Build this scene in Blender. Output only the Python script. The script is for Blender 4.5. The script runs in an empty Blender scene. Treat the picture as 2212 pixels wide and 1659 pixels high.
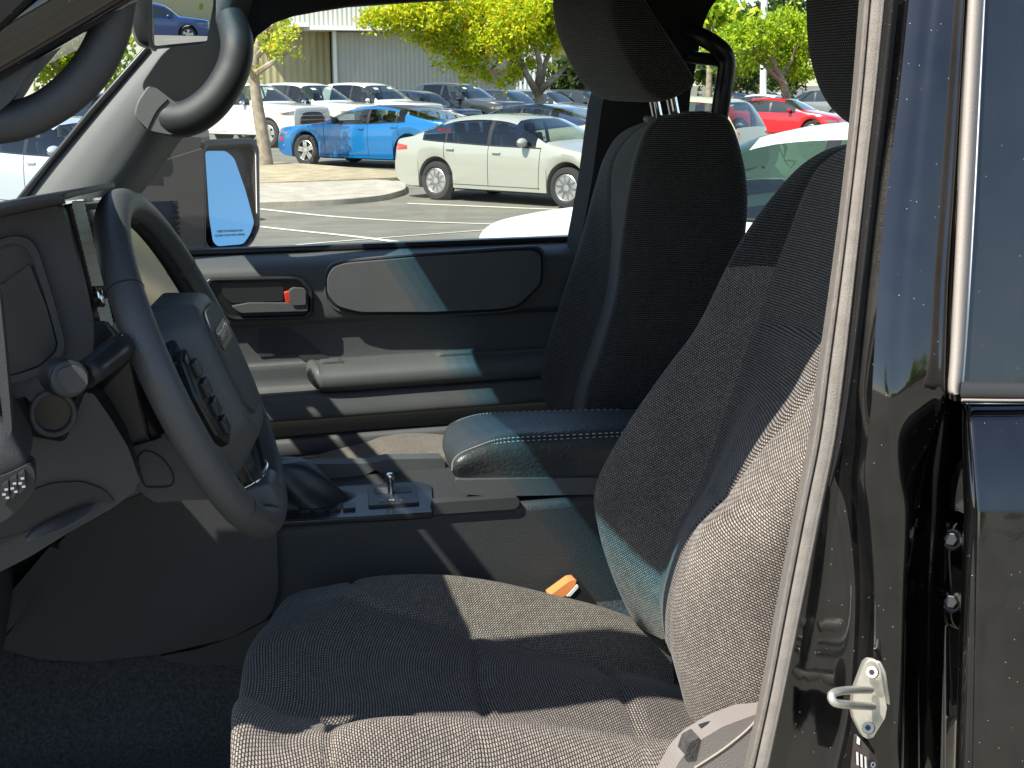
import bpy, bmesh, math, random
import numpy as np
from mathutils import Vector, Matrix
R = math.radians
scn = bpy.context.scene
COL = scn.collection

# ------------------------------------------------------------------ camera
FPX, PIT, YAW = 2800.0, R(13.06), R(17.3)       # focal length in units of a 2212 px wide picture
CAM = np.array([0.0, 0.0, 1.95])
cd = bpy.data.cameras.new('camera'); cam = bpy.data.objects.new('camera', cd); COL.objects.link(cam)
cam.location = CAM; cam.rotation_euler = (R(90) - PIT, 0, -YAW)
cd.sensor_width = 36; cd.lens = 36 * FPX / 2212; cd.clip_start = 0.05; cd.clip_end = 2000
scn.camera = cam
# ------------------------------------------------------------------ light
SK, SM = 0.70, 0.40                              # sunlight runs (+SK, +SM, -1)
sun_el = math.atan2(1, math.hypot(SK, SM)); sun_az = math.atan2(-SK, -SM)
w = bpy.data.worlds.new('World'); scn.world = w; w.use_nodes = True
nt = w.node_tree; bg = nt.nodes['Background']
sky = nt.nodes.new('ShaderNodeTexSky'); sky.sky_type = 'NISHITA'; sky.sun_disc = False
sky.sun_elevation = sun_el; sky.sun_rotation = sun_az; sky.air_density = 1.0; sky.dust_density = 0.6
nt.links.new(sky.outputs[0], bg.inputs[0]); bg.inputs[1].default_value = 0.12
sd = bpy.data.lights.new('sun', 'SUN'); sd.energy = 5.0; sd.angle = R(0.5); sd.color = (1.0, 0.94, 0.85)
so = bpy.data.objects.new('sun', sd); COL.objects.link(so); so.location = (-6, -2, 9)
so.rotation_euler = Vector((SK, SM, -1)).to_track_quat('-Z', 'Y').to_euler()
vs = scn.view_settings; vs.view_transform = 'Standard'; vs.look = 'None'; vs.exposure = 1.0; vs.gamma = 1
scn.cycles.use_denoising = True
scn.cycles.max_bounces = 10; scn.cycles.transparent_max_bounces = 24
scn.cycles.caustics_reflective = False; scn.cycles.caustics_refractive = False
scn.cycles.sample_clamp_indirect = 6

# ------------------------------------------------------------------ pixel -> world (2212 x 1659 picture)
_F = np.array([math.sin(YAW) * math.cos(PIT), math.cos(YAW) * math.cos(PIT), -math.sin(PIT)])
_R = np.array([math.cos(YAW), -math.sin(YAW), 0.0]); _U = np.cross(_R, _F)
def W(px, py, y=None, z=None, x=None):
    r = _F * FPX + _R * (px - 1106) + _U * (829.5 - py)
    if y is not None: t = y / r[1]
    elif x is not None: t = x / r[0]
    else: t = (z - CAM[2]) / r[2]
    return CAM + r * t
def G(x, y):                                     # height of the car park: it falls away from the photographer
    t = min(1, max(0, (20.0 - y) / 8.0)); return 0.32 * t * t * (3 - 2 * t)
def WG(px, py):
    z = 0.0
    for _ in range(30):
        p = W(px, py, z=z); z = 0.5 * z + 0.5 * G(p[0], p[1])
    p[2] = G(p[0], p[1]); return p

# ------------------------------------------------------------------ materials
MATS = {}
def new_mat(n):
    m = bpy.data.materials.new(n); m.use_nodes = True; MATS[n] = m
    return m, m.node_tree.nodes, m.node_tree.links, m.node_tree.nodes['Principled BSDF']
def setp(b, col=None, rough=None, metal=None, spec=None, coat=None):
    if col is not None: b.inputs['Base Color'].default_value = (*col, 1)
    if rough is not None: b.inputs['Roughness'].default_value = rough
    if metal is not None: b.inputs['Metallic'].default_value = metal
    if spec is not None: b.inputs['Specular IOR Level'].default_value = spec
    if coat is not None: b.inputs['Coat Weight'].default_value = coat; b.inputs['Coat Roughness'].default_value = 0.03
def node(ns, t, **kw):
    n = ns.new(t)
    for k, v in kw.items():
        if k in n.inputs: n.inputs[k].default_value = v
        else: setattr(n, k, v)
    return n
def plain(n, col, rough=0.5, metal=0.0, spec=0.5, coat=0.0, bump=0.0, scale=300.0, mottle=0.0, mscale=6.0):
    m, ns, L, b = new_mat(n); setp(b, col, rough, metal, spec, coat)
    tc = ns.new('ShaderNodeTexCoord')
    if bump:
        nz = node(ns, 'ShaderNodeTexNoise', Scale=scale, Detail=3.0); L.new(tc.outputs['Object'], nz.inputs['Vector'])
        bp = node(ns, 'ShaderNodeBump', Strength=bump, Distance=0.002); L.new(nz.outputs[0], bp.inputs['Height'])
        L.new(bp.outputs[0], b.inputs['Normal'])
    if mottle:
        nz = node(ns, 'ShaderNodeTexNoise', Scale=mscale, Detail=6.0, Roughness=0.65); L.new(tc.outputs['Object'], nz.inputs['Vector'])
        mx = node(ns, 'ShaderNodeMix', data_type='RGBA')
        mx.inputs[6].default_value = (*[c * (1 - mottle) for c in col], 1); mx.inputs[7].default_value = (*[min(1, c * (1 + mottle)) for c in col], 1)
        mr = node(ns, 'ShaderNodeMapRange'); mr.inputs[1].default_value = 0.3; mr.inputs[2].default_value = 0.7
        L.new(nz.outputs[0], mr.inputs[0]); L.new(mr.outputs[0], mx.inputs[0]); L.new(mx.outputs[2], b.inputs['Base Color'])
    return m
def leather(n, col, scale=260, rough=0.42, bump=0.35):
    m, ns, L, b = new_mat(n); setp(b, col, rough, 0, 0.5)
    tc = ns.new('ShaderNodeTexCoord')
    v = node(ns, 'ShaderNodeTexVoronoi', Scale=scale, feature='SMOOTH_F1'); L.new(tc.outputs['Object'], v.inputs['Vector'])
    nz = node(ns, 'ShaderNodeTexNoise', Scale=9.0, Detail=4.0); L.new(tc.outputs['Object'], nz.inputs['Vector'])
    mr = node(ns, 'ShaderNodeMapRange'); mr.inputs[3].default_value = rough - .07; mr.inputs[4].default_value = rough + .1
    L.new(nz.outputs[0], mr.inputs[0]); L.new(mr.outputs[0], b.inputs['Roughness'])
    bp = node(ns, 'ShaderNodeBump', Strength=bump, Distance=0.0015); L.new(v.outputs['Distance'], bp.inputs['Height'])
    L.new(bp.outputs[0], b.inputs['Normal'])
    return m
def fabric(n, bw, bh, c1, c2, dark, mortar, rot=0.0, bias=0.0, squash=1.0):
    m, ns, L, b = new_mat(n); setp(b, None, 0.85, 0, 0.25)
    uv = ns.new('ShaderNodeUVMap'); uv.uv_map = 'UVMap'
    mp = node(ns, 'ShaderNodeMapping'); mp.inputs['Rotation'].default_value = (0, 0, rot)
    L.new(uv.outputs[0], mp.inputs[0])
    nz0 = node(ns, 'ShaderNodeTexNoise', Scale=160.0, Detail=2.0); L.new(mp.outputs[0], nz0.inputs['Vector'])
    ad = node(ns, 'ShaderNodeMix', data_type='RGBA', blend_type='LINEAR_LIGHT'); ad.inputs[0].default_value = 0.0004
    L.new(mp.outputs[0], ad.inputs[6]); L.new(nz0.outputs['Color'], ad.inputs[7])
    br = node(ns, 'ShaderNodeTexBrick', offset=0.5, squash=1.0)
    br.inputs['Scale'].default_value = 1.0; br.inputs['Brick Width'].default_value = bw; br.inputs['Row Height'].default_value = bh
    br.inputs['Mortar Size'].default_value = mortar; br.inputs['Mortar Smooth'].default_value = 0.6; br.inputs['Bias'].default_value = bias
    br.inputs['Color1'].default_value = (*c1, 1); br.inputs['Color2'].default_value = (*c2, 1); br.inputs['Mortar'].default_value = (*dark, 1)
    L.new(ad.outputs[2], br.inputs['Vector'])
    nz = node(ns, 'ShaderNodeTexNoise', Scale=14.0, Detail=5.0); L.new(uv.outputs[0], nz.inputs['Vector'])
    mr = node(ns, 'ShaderNodeMapRange'); mr.inputs[3].default_value = 0.75; mr.inputs[4].default_value = 1.2; L.new(nz.outputs[0], mr.inputs[0])
    mu = node(ns, 'ShaderNodeMix', data_type='RGBA', blend_type='MULTIPLY'); mu.inputs[0].default_value = 1.0
    L.new(br.outputs[0], mu.inputs[6]); L.new(mr.outputs[0], mu.inputs[7]); L.new(mu.outputs[2], b.inputs['Base Color'])
    inv = node(ns, 'ShaderNodeMath', operation='SUBTRACT'); inv.inputs[0].default_value = 1.0; L.new(br.outputs['Fac'], inv.inputs[1])
    bp = node(ns, 'ShaderNodeBump', Strength=0.6, Distance=0.0015); L.new(inv.outputs[0], bp.inputs['Height']); L.new(bp.outputs[0], b.inputs['Normal'])
    b.inputs['Sheen Weight'].default_value = 0.15; b.inputs['Sheen Roughness'].default_value = 0.4
    return m
def paint(n, col, rough=0.22, metal=0.0, coat=1.0, dust=0.0, dscale=260.0, wob=0.0):
    m, ns, L, b = new_mat(n); setp(b, col, rough, metal, 0.5, coat)
    tc = ns.new('ShaderNodeTexCoord')
    if dust:
        v = node(ns, 'ShaderNodeTexVoronoi', Scale=dscale); L.new(tc.outputs['Object'], v.inputs['Vector'])
        lt = node(ns, 'ShaderNodeMath', operation='LESS_THAN'); lt.inputs[1].default_value = 0.10; L.new(v.outputs['Distance'], lt.inputs[0])
        sp = ns.new('ShaderNodeSeparateColor'); L.new(v.outputs['Color'], sp.inputs[0])
        g2 = node(ns, 'ShaderNodeMath', operation='GREATER_THAN'); g2.inputs[1].default_value = 1 - dust; L.new(sp.outputs[0], g2.inputs[0])
        mu = node(ns, 'ShaderNodeMath', operation='MULTIPLY'); L.new(lt.outputs[0], mu.inputs[0]); L.new(g2.outputs[0], mu.inputs[1])
        nz = node(ns, 'ShaderNodeTexNoise', Scale=24.0, Detail=6.0); L.new(tc.outputs['Object'], nz.inputs['Vector'])
        mr = node(ns, 'ShaderNodeMapRange'); mr.inputs[1].default_value = .35; mr.inputs[2].default_value = .85; mr.inputs[4].default_value = 0.018
        L.new(nz.outputs[0], mr.inputs[0])
        mxv = node(ns, 'ShaderNodeMath', operation='MAXIMUM'); L.new(mu.outputs[0], mxv.inputs[0]); L.new(mr.outputs[0], mxv.inputs[1])
        mx = node(ns, 'ShaderNodeMix', data_type='RGBA'); mx.inputs[6].default_value = (*col, 1); mx.inputs[7].default_value = (.42, .38, .33, 1)
        L.new(mxv.outputs[0], mx.inputs[0]); L.new(mx.outputs[2], b.inputs['Base Color'])
        sb = node(ns, 'ShaderNodeMath', operation='SUBTRACT'); sb.inputs[0].default_value = 1.0; L.new(mxv.outputs[0], sb.inputs[1])
        cw = node(ns, 'ShaderNodeMath', operation='MULTIPLY'); cw.inputs[1].default_value = coat; L.new(sb.outputs[0], cw.inputs[0]); L.new(cw.outputs[0], b.inputs['Coat Weight'])
    if wob:
        nz = node(ns, 'ShaderNodeTexNoise', Scale=220.0, Detail=1.0); L.new(tc.outputs['Object'], nz.inputs['Vector'])
        bp = node(ns, 'ShaderNodeBump', Strength=wob, Distance=0.0006); L.new(nz.outputs[0], bp.inputs['Height'])
        L.new(bp.outputs[0], b.inputs['Coat Normal'])
    return m
def glass(n, tint, refl=1.0):
    m, ns, L, b = new_mat(n); ns.remove(b)
    tr = ns.new('ShaderNodeBsdfTransparent'); tr.inputs[0].default_value = (*tint, 1)
    gl = ns.new('ShaderNodeBsdfGlossy'); gl.inputs['Roughness'].default_value = 0.0; gl.inputs[0].default_value = (refl, refl, refl, 1)
    lw = node(ns, 'ShaderNodeLayerWeight', Blend=0.5); mx = ns.new('ShaderNodeMixShader')
    pw = node(ns, 'ShaderNodeMath', operation='POWER'); pw.inputs[1].default_value = 4.5; L.new(lw.outputs['Facing'], pw.inputs[0])
    fr = node(ns, 'ShaderNodeMapRange'); fr.inputs[3].default_value = 0.07; fr.inputs[4].default_value = 0.95; L.new(pw.outputs[0], fr.inputs[0])
    L.new(fr.outputs[0], mx.inputs[0]); L.new(tr.outputs[0], mx.inputs[1]); L.new(gl.outputs[0], mx.inputs[2])
    L.new(mx.outputs[0], ns['Material Output'].inputs[0])
    return m
def foliage(n, ramp):
    m, ns, L, b = new_mat(n); setp(b, None, 0.5, 0, 0.35)
    ge = ns.new('ShaderNodeNewGeometry'); cr = ns.new('ShaderNodeValToRGB')
    els = cr.color_ramp.elements
    while len(els) < len(ramp): els.new(0.5)
    for e, (p, c) in zip(els, ramp): e.position = p; e.color = (*c, 1)
    L.new(ge.outputs['Random Per Island'], cr.inputs[0]); L.new(cr.outputs[0], b.inputs['Base Color'])
    tl = ns.new('ShaderNodeBsdfTranslucent'); L.new(cr.outputs[0], tl.inputs[0])
    mx = ns.new('ShaderNodeMixShader'); mx.inputs[0].default_value = 0.45
    L.new(b.outputs[0], mx.inputs[1]); L.new(tl.outputs[0], mx.inputs[2]); L.new(mx.outputs[0], ns['Material Output'].inputs[0])
    return m
def corrugated(n, col, period, col2=None):
    m, ns, L, b = new_mat(n); setp(b, col, 0.5, 0, 0.4)
    tc = ns.new('ShaderNodeTexCoord'); wv = node(ns, 'ShaderNodeTexWave', wave_type='BANDS', bands_direction='X', Scale=1.0 / period / 3.1416 * 0.5 * 3.1416)
    L.new(tc.outputs['Object'], wv.inputs['Vector'])
    bp = node(ns, 'ShaderNodeBump', Strength=0.8, Distance=0.04); L.new(wv.outputs[0], bp.inputs['Height']); L.new(bp.outputs[0], b.inputs['Normal'])
    nz = node(ns, 'ShaderNodeTexNoise', Scale=0.7, Detail=6.0); L.new(tc.outputs['Object'], nz.inputs['Vector'])
    mx = node(ns, 'ShaderNodeMix', data_type='RGBA'); mx.inputs[6].default_value = (*[c * .8 for c in col], 1); mx.inputs[7].default_value = (*[c * 1.12 for c in col], 1)
    L.new(nz.outputs[0], mx.inputs[0]); L.new(mx.outputs[2], b.inputs['Base Color'])
    return m

PLD = plain('dash_black_plastic', (.024, .024, .027), .5, bump=.35, scale=900, mottle=.12)
PL = plain('black_grain_plastic', (.039, .0395, .042), .5, bump=.35, scale=900, mottle=.12)
PD = plain('door_trim_plastic', (.078, .082, .084), .48, bump=.45, scale=700, mottle=.1)
PS = plain('smooth_dark_plastic', (.02, .02, .022), .35, bump=.05, scale=400)
PG = plain('grey_soft_trim', (.135, .137, .137), .6, bump=.3, scale=800, mottle=.08)
HL = plain('dark_headliner', (.03, .03, .032), .95, bump=.3, scale=500)
SHP = plain('seat_shield_plastic', (.21, .19, .178), .5, bump=.5, scale=600)
RUB = plain('dusty_rubber_seal', (.215, .192, .168), .75, bump=.7, scale=1200, mottle=.18, mscale=60)
RUBD = paint('dark_rubber_trim', (.012, .012, .012), .8, 0, 0.0, dust=.25, dscale=420); RUBD.node_tree.nodes['Principled BSDF'].inputs['Specular IOR Level'].default_value = .15
TAN = plain('glass_run_seal', (.30, .265, .23), .6, bump=.2, scale=500, mottle=.06)
LE = leather('wheel_leather', (.065, .066, .070), 420, .46, .25)
LA = leather('armrest_leather', (.036, .040, .042), 230, .38, .5)
STI = plain('light_stitching', (.40, .38, .35), .8)
STB = plain('black_stitching', (.012, .012, .012), .7)
FW = fabric('bolster_weave_fabric', .0050, .0029, (.34, .295, .248), (.215, .188, .162), (.014, .0135, .0135), .0008, rot=R(22))
FR = fabric('insert_rib_fabric', .0046, .0033, (.31, .268, .226), (.205, .18, .155), (.016, .016, .017), .0011)
FD = fabric('side_rib_fabric', .0048, .0034, (.17, .158, .142), (.10, .093, .085), (.011, .011, .012), .0014)
CP = plain('black_carpet', (.05, .051, .055), 1.0, bump=1.0, scale=420, mottle=.6, mscale=220)
BLK = paint('gloss_black_paint', (.003, .003, .0035), .1, 0, 1.0, dust=.11, dscale=260, wob=.05)
PB = paint('piano_black', (.010, .010, .011), .32, 0, .12, dust=.2, dscale=500)
CHR = plain('chrome', (.75, .75, .76), .12, 1.0)
ZIN = plain('zinc_plating', (.78, .75, .66), .42, .85, bump=.08, scale=120, mottle=.15, mscale=40)
ORG = plain('orange_plastic', (.82, .27, .09), .4)
RED = plain('red_plastic', (.50, .04, .02), .4)
WHT = plain('white_marking', (.72, .72, .70), .6)
GRY = plain('grey_marking', (.30, .34, .38), .6)
DIS = plain('display_glass', (.012, .015, .017), .14, 0, .8)
MIR = plain('mirror_silver', (.86, .9, .92), .0, 1.0)
MIRB = plain('blue_mirror_silver', (.50, .84, .96), .0, 1.0)
GLC = glass('clear_glass', (.93, .97, .94)); GLB = [glass('blue_shade_glass', t) for t in ((.62, .83, .90), (.40, .71, .84), (.24, .58, .78))]; SCW = plain('dull_screw_steel', (.42, .40, .35), .5, .5)
GLW = glass('windshield_glass', (.90, .95, .91))
GLD = paint('privacy_glass', (.010, .012, .015), .05, 0, .55, dust=.05, dscale=230)
YEL = plain('yellow_card', (.85, .5, .01), .5)
# outdoors
ASP = plain('asphalt', (.15, .143, .112), .9, bump=.5, scale=60, mottle=.25, mscale=1.1)
CON = plain('kerb_concrete', (.36, .33, .27), .9, bump=.3, scale=40, mottle=.25, mscale=3)
DIRT = plain('dry_grass_soil', (.34, .285, .18), 1.0, bump=.6, scale=30, mottle=.35, mscale=2.2)
LINE = plain('white_road_paint', (.62, .58, .48), .8, mottle=.2, mscale=8)
BARK = plain('grey_bark', (.27, .225, .165), .95, bump=1.0, scale=14, mottle=.45, mscale=5)
FYG = foliage('yellow_green_leaves', [(0, (.22, .36, .014)), (.35, (.46, .60, .016)), (.7, (.70, .70, .02)), (1, (.85, .62, .02))])
FGR = foliage('bright_green_leaves', [(0, (.14, .26, .015)), (.5, (.36, .52, .02)), (1, (.62, .68, .035))])
FDK = foliage('mid_green_leaves', [(0, (.025, .05, .012)), (.6, (.07, .12, .02)), (1, (.16, .2, .035))])
WAL = corrugated('grey_corrugated_metal', (.44, .44, .385), .35)
WAB = corrugated('tan_corrugated_metal', (.36, .32, .17), .5)
WAW = corrugated('white_corrugated_metal', (.62, .66, .66), .35)
BEI = plain('beige_stucco', (.62, .52, .27), .9, mottle=.06)
WPT = plain('white_metal_trim', (.78, .8, .78), .5)
CGL = paint('car_window_glass', (.014, .022, .024), .02, 0, 1.0)
CGT = glass('car_clear_glass', (.55, .64, .60)); CGG = glass('green_car_glass', (.50, .70, .56)); INT = plain('car_cabin_dark', (.035, .035, .036), .8)
TYR = plain('tyre_rubber', (.022, .021, .02), .8, bump=.2, scale=60)
ALY = plain('silver_alloy', (.62, .62, .6), .32, .85)
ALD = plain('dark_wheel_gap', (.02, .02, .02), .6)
LMP = plain('headlight_lens', (.16, .17, .18), .08, .3, .7, 1.0)
TLT = plain('taillight_red', (.55, .02, .02), .15, 0, .6, 1.0)
AMB = plain('amber_lens', (.75, .22, .03), .2, 0, .6, 1.0)
GRB = plain('black_grille', (.012, .012, .013), .35)
SEAM = plain('panel_gap', (.012, .012, .012), .8)

# ------------------------------------------------------------------ object helpers
def tag(o, label=None, cat=None, group=None, kind=None):
    if label: o['label'] = label
    if cat: o['category'] = cat
    if group: o['group'] = group
    if kind: o['kind'] = kind
    return o
def empty(name, loc, label, cat, group=None, rz=0.0):
    o = bpy.data.objects.new(name, None); COL.objects.link(o); o.empty_display_size = .2
    o.location = loc; o.rotation_euler = (0, 0, rz)
    return tag(o, label, cat, group)
def link(name, me, mats, parent=None, local=False):
    o = bpy.data.objects.new(name, me); COL.objects.link(o)
    for m in (mats if isinstance(mats, (list, tuple)) else [mats]): me.materials.append(m)
    if parent is not None:
        o.parent = parent
        if not local and parent.parent is None and parent.type == 'EMPTY':
            o.matrix_parent_inverse = parent.matrix_basis.inverted()
    return o
def mesh(name, vs, fs, mats, parent=None, local=False, smooth=True, ang=40, uvs=None, midx=None):
    me = bpy.data.meshes.new(name); me.from_pydata([tuple(map(float, v)) for v in vs], [], fs)
    if uvs is not None:
        ul = me.uv_layers.new(name='UVMap')
        for p in me.polygons:
            for li in p.loop_indices: ul.data[li].uv = uvs[me.loops[li].vertex_index]
    if smooth:
        me.polygons.foreach_set('use_smooth', [True] * len(me.polygons))
        if ang: me.set_sharp_from_angle(angle=R(ang))
    if midx is not None: me.polygons.foreach_set('material_index', midx)
    me.update()
    return link(name, me, mats, parent, local)
def bm_obj(name, bm, mats, parent=None, local=False, smooth=True, ang=35, recalc=True):
    if recalc: bmesh.ops.recalc_face_normals(bm, faces=bm.faces)
    me = bpy.data.meshes.new(name); bm.to_mesh(me); bm.free()
    if smooth:
        me.polygons.foreach_set('use_smooth', [True] * len(me.polygons)); me.set_sharp_from_angle(angle=R(ang))
    return link(name, me, mats, parent, local)
def bev(o, w, seg=3, ang=30):
    m = o.modifiers.new('Bevel', 'BEVEL'); m.width = w; m.segments = seg; m.limit_method = 'ANGLE'; m.angle_limit = R(ang)
    m.harden_normals = False; return o
def cr(P, n, closed=False):                       # Catmull-Rom through P, n samples
    P = np.asarray(P, float); k = len(P)
    if k == 1: return np.repeat(P, n, 0)
    if closed: t = np.linspace(0, k, n, endpoint=False)
    else: t = np.linspace(0, k - 1, n)
    i = np.minimum(np.floor(t).astype(int), k - 1 if closed else k - 2); f = (t - i)
    f = f.reshape((-1,) + (1,) * (P.ndim - 1))
    def at(j):
        if closed: return P[j % k]
        a = P[np.clip(j, 0, k - 1)].copy()
        lo = j < 0; hi = j > k - 1
        if lo.any(): a[lo] = 2 * P[0] - P[1]
        if hi.any(): a[hi] = 2 * P[-1] - P[-2]
        return a
    p0, p1, p2, p3 = at(i - 1), at(i), at(i + 1), at(i + 2)
    return .5 * (2 * p1 + (p2 - p0) * f + (2 * p0 - 5 * p1 + 4 * p2 - p3) * f ** 2 + (3 * p1 - p0 - 3 * p2 + p3) * f ** 3)
def grid(name, rows, nu, nv, mats, parent=None, local=False, closed=False, disp=None, mfun=None, cap=False, thick=0, ang=60, raw=False):
    A = np.array([[np.asarray(p, float) for p in r] for r in rows])          # [v][u][3]
    if not raw:
        A = cr(A, nv); A = np.swapaxes(cr(np.swapaxes(A, 0, 1), nu, closed), 0, 1)
    nv, nu = A.shape[:2]
    if disp is not None:
        du = np.gradient(A, axis=1); dv = np.gradient(A, axis=0); nrm = np.cross(du, dv); nrm /= np.linalg.norm(nrm, axis=2, keepdims=True) + 1e-12
        uu, vv = np.meshgrid(np.linspace(0, 1, nu), np.linspace(0, 1, nv)); A = A + nrm * disp(uu, vv)[..., None]
    ul = np.zeros((nv, nu)); ul[:, 1:] = np.cumsum(np.linalg.norm(np.diff(A, axis=1), axis=2), 1)
    mid = ul[:, nu // 2][:, None]; ul = ul - mid
    vl = np.zeros((nv, nu)); vl[1:] = np.cumsum(np.linalg.norm(np.diff(A, axis=0), axis=2), 0)
    vs = A.reshape(-1, 3); uvs = np.stack([ul, vl], 2).reshape(-1, 2)
    fs = []; mi = []
    for j in range(nv - 1):
        for i in range(nu if closed else nu - 1):
            i2 = (i + 1) % nu
            fs.append((j * nu + i, j * nu + i2, (j + 1) * nu + i2, (j + 1) * nu + i))
            mi.append(mfun((i + .5) / (nu - 1), (j + .5) / (nv - 1)) if mfun else 0)
    if cap and closed:
        fs.append(tuple(range(nu - 1, -1, -1))); fs.append(tuple((nv - 1) * nu + i for i in range(nu))); mi += [0, 0]
    o = mesh(name, vs, fs, mats, parent, local, ang=ang, uvs=[tuple(map(float, q)) for q in uvs], midx=mi)
    if thick:
        s = o.modifiers.new('Solidify', 'SOLIDIFY'); s.thickness = thick; s.offset = 0
    return o
def replanar(o):                                   # weave that runs level round a seat back or headrest
    me = o.data; ul = me.uv_layers['UVMap']
    for l in me.loops:
        c = me.vertices[l.vertex_index].co; ul.data[l.index].uv = (c.x - c.y, c.z * 1.04)
    return o
def tube(name, pts, r, mats, parent=None, local=False, n=12, ns=None, closed=False, cap=True, flat=1.0, addto=None, straight=False, up=None):
    P = np.asarray([np.asarray(p, float) for p in pts]); rr = np.asarray(r if hasattr(r, '__len__') else [r] * len(P), float)
    if not straight:
        ns = ns or max(len(P) * 6, 12); P4 = cr(np.column_stack([P, rr]), ns, closed); P, rr = P4[:, :3], P4[:, 3]
    k = len(P); vs = []; fs = []
    T = np.gradient(P, axis=0) if not closed else np.roll(P, -1, 0) - np.roll(P, 1, 0)
    T /= np.linalg.norm(T, axis=1, keepdims=True) + 1e-12
    a = np.array(up, float) if up is not None else np.array([0, 0, 1.0])
    if up is None and abs(T[0] @ a) > .9: a = np.array([1.0, 0, 0])
    for j in range(k):
        b = np.cross(T[j], a); b /= np.linalg.norm(b) + 1e-12; c = np.cross(b, T[j])
        if up is None: a = c
        for i in range(n):
            th = 2 * math.pi * i / n; vs.append(P[j] + rr[j] * (math.cos(th) * b + flat * math.sin(th) * c))
    for j in range(k if closed else k - 1):
        j2 = (j + 1) % k
        for i in range(n): fs.append((j * n + i, j * n + (i + 1) % n, j2 * n + (i + 1) % n, j2 * n + i))
    if cap and not closed: fs.append(tuple(range(n - 1, -1, -1))); fs.append(tuple((k - 1) * n + i for i in range(n)))
    if addto is not None:
        o = len(addto[0]); addto[0].extend(vs); addto[1].extend([tuple(q + o for q in f) for f in fs]); return
    return mesh(name, vs, fs, mats, parent, local, ang=50)
def box(lst, c, s, M=None):                       # adds a box to (verts, faces)
    o = len(lst[0]); c = np.asarray(c, float); s = np.asarray(s, float) / 2
    for dz in (-1, 1):
        for dy in (-1, 1):
            for dx in (-1, 1):
                p = c + s * np.array([dx, dy, dz])
                if M is not None: p = np.array(M @ Vector(p))
                lst[0].append(p)
    for f in ((0, 2, 3, 1), (4, 5, 7, 6), (0, 1, 5, 4), (2, 6, 7, 3), (0, 4, 6, 2), (1, 3, 7, 5)): lst[1].append(tuple(q + o for q in f))
def rnd(pts, r, seg=4, closed=True):              # round the corners of a 2-D outline; r in the outline's own units
    out = []; n = len(pts)
    for i, p in enumerate(pts):
        p = np.asarray(p, float); a = np.asarray(pts[i - 1], float); b = np.asarray(pts[(i + 1) % n], float)
        da = a - p; db = b - p; la = np.linalg.norm(da[:2]); lb = np.linalg.norm(db[:2]); rr = min(r, la * .45, lb * .45)
        p0 = p + da / (la + 1e-9) * rr; p1 = p + db / (lb + 1e-9) * rr
        for k in range(seg + 1):
            t = k / seg; out.append((1 - t) ** 2 * p0 + 2 * t * (1 - t) * p + t * t * p1)
    return out
def plate(name, loops, mats, parent, thick=.01, bevel=.003, local=False, direction=(0, 1, 0), seg=3, y=None):
    """flat or slightly bent panel: loops of world points (first the outline, then holes), extruded along direction"""
    bm = bmesh.new(); edges = []
    for lp in loops:
        vv = [bm.verts.new(tuple(map(float, p))) for p in lp]
        edges += [bm.edges.new((vv[i], vv[(i + 1) % len(vv)])) for i in range(len(vv))]
    r = bmesh.ops.triangle_fill(bm, edges=edges, use_beauty=True, use_dissolve=False)
    fs = [g for g in r['geom'] if isinstance(g, bmesh.types.BMFace)]
    if thick:
        ex = bmesh.ops.extrude_face_region(bm, geom=fs)
        d = Vector(direction).normalized() * thick
        for g in ex['geom']:
            if isinstance(g, bmesh.types.BMVert): g.co += d
    o = bm_obj(name, bm, mats, parent, local)
    if bevel: bev(o, bevel, seg)
    return o
def px(pts, y, r=0):                              # outline of (px,py[,y]) -> world loop
    if r: pts = rnd([tuple(p) for p in pts], r)
    return [W(p[0], p[1], y=(p[2] if len(p) > 2 else y)) for p in pts]
def pillow(name, outline, yref, y0, y1, mats, parent, inset=.3, nl=9, smooth_n=48, power=2.0, flatend=.75):
    """rounded cushion: outline (px) at depth yref, swept along Y from y0 to y1 and rounded at both ends"""
    L = cr([W(p[0], p[1], y=yref) for p in outline], smooth_n, True); c = L.mean(0)
    rows = []
    h = (y1 - y0) / 2
    for t in np.linspace(-1, 1, nl * 2 + 1):
        s = 1 - inset * (1 - max(0, 1 - abs(t) ** 3) ** .5)
        q = c + (L - c) * s; q[:, 1] = (y0 + y1) / 2 + h * .94 * math.copysign(1 - (1 - abs(t)) ** 1.5, t); rows.append(q)
    for e, row0 in ((-1, 0), (1, -1)):
        base = rows[row0]; cc = base.mean(0); ex = []
        for f_, d_ in ((.82, .35), (.6, .65), (.35, .88), (.04, 1.0)):
            q = cc + (base - cc) * f_; q[:, 1] = base[:, 1] + e * h * .06 * d_; ex.append(q)
        rows = ex[::-1] + rows if e < 0 else rows + ex
    return grid(name, rows, smooth_n, len(rows), mats, parent, closed=True, cap=True, raw=True, ang=70)
def text(name, s, size, M, mat, parent, ext=.0004, align='CENTER', local=False):
    cu = bpy.data.curves.new(name, 'FONT'); cu.body = s; cu.size = size; cu.extrude = ext; cu.align_x = align; cu.align_y = 'CENTER'
    t = bpy.data.objects.new(name, cu); COL.objects.link(t)
    dg = bpy.context.evaluated_depsgraph_get(); me = bpy.data.meshes.new_from_object(t.evaluated_get(dg))
    bpy.data.objects.remove(t); bpy.data.curves.remove(cu)
    me.transform(M); o = link(name, me, mat, parent, local); return o
def frame(o, ex, ey):                             # matrix with origin o, x axis ex, y axis ey
    ex = Vector(ex).normalized(); ey = Vector(ey); ez = ex.cross(ey).normalized(); ey = ez.cross(ex)
    M = Matrix.Identity(4)
    for i in range(3): M[i][0] = ex[i]; M[i][1] = ey[i]; M[i][2] = ez[i]; M[i][3] = o[i]
    return M

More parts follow.
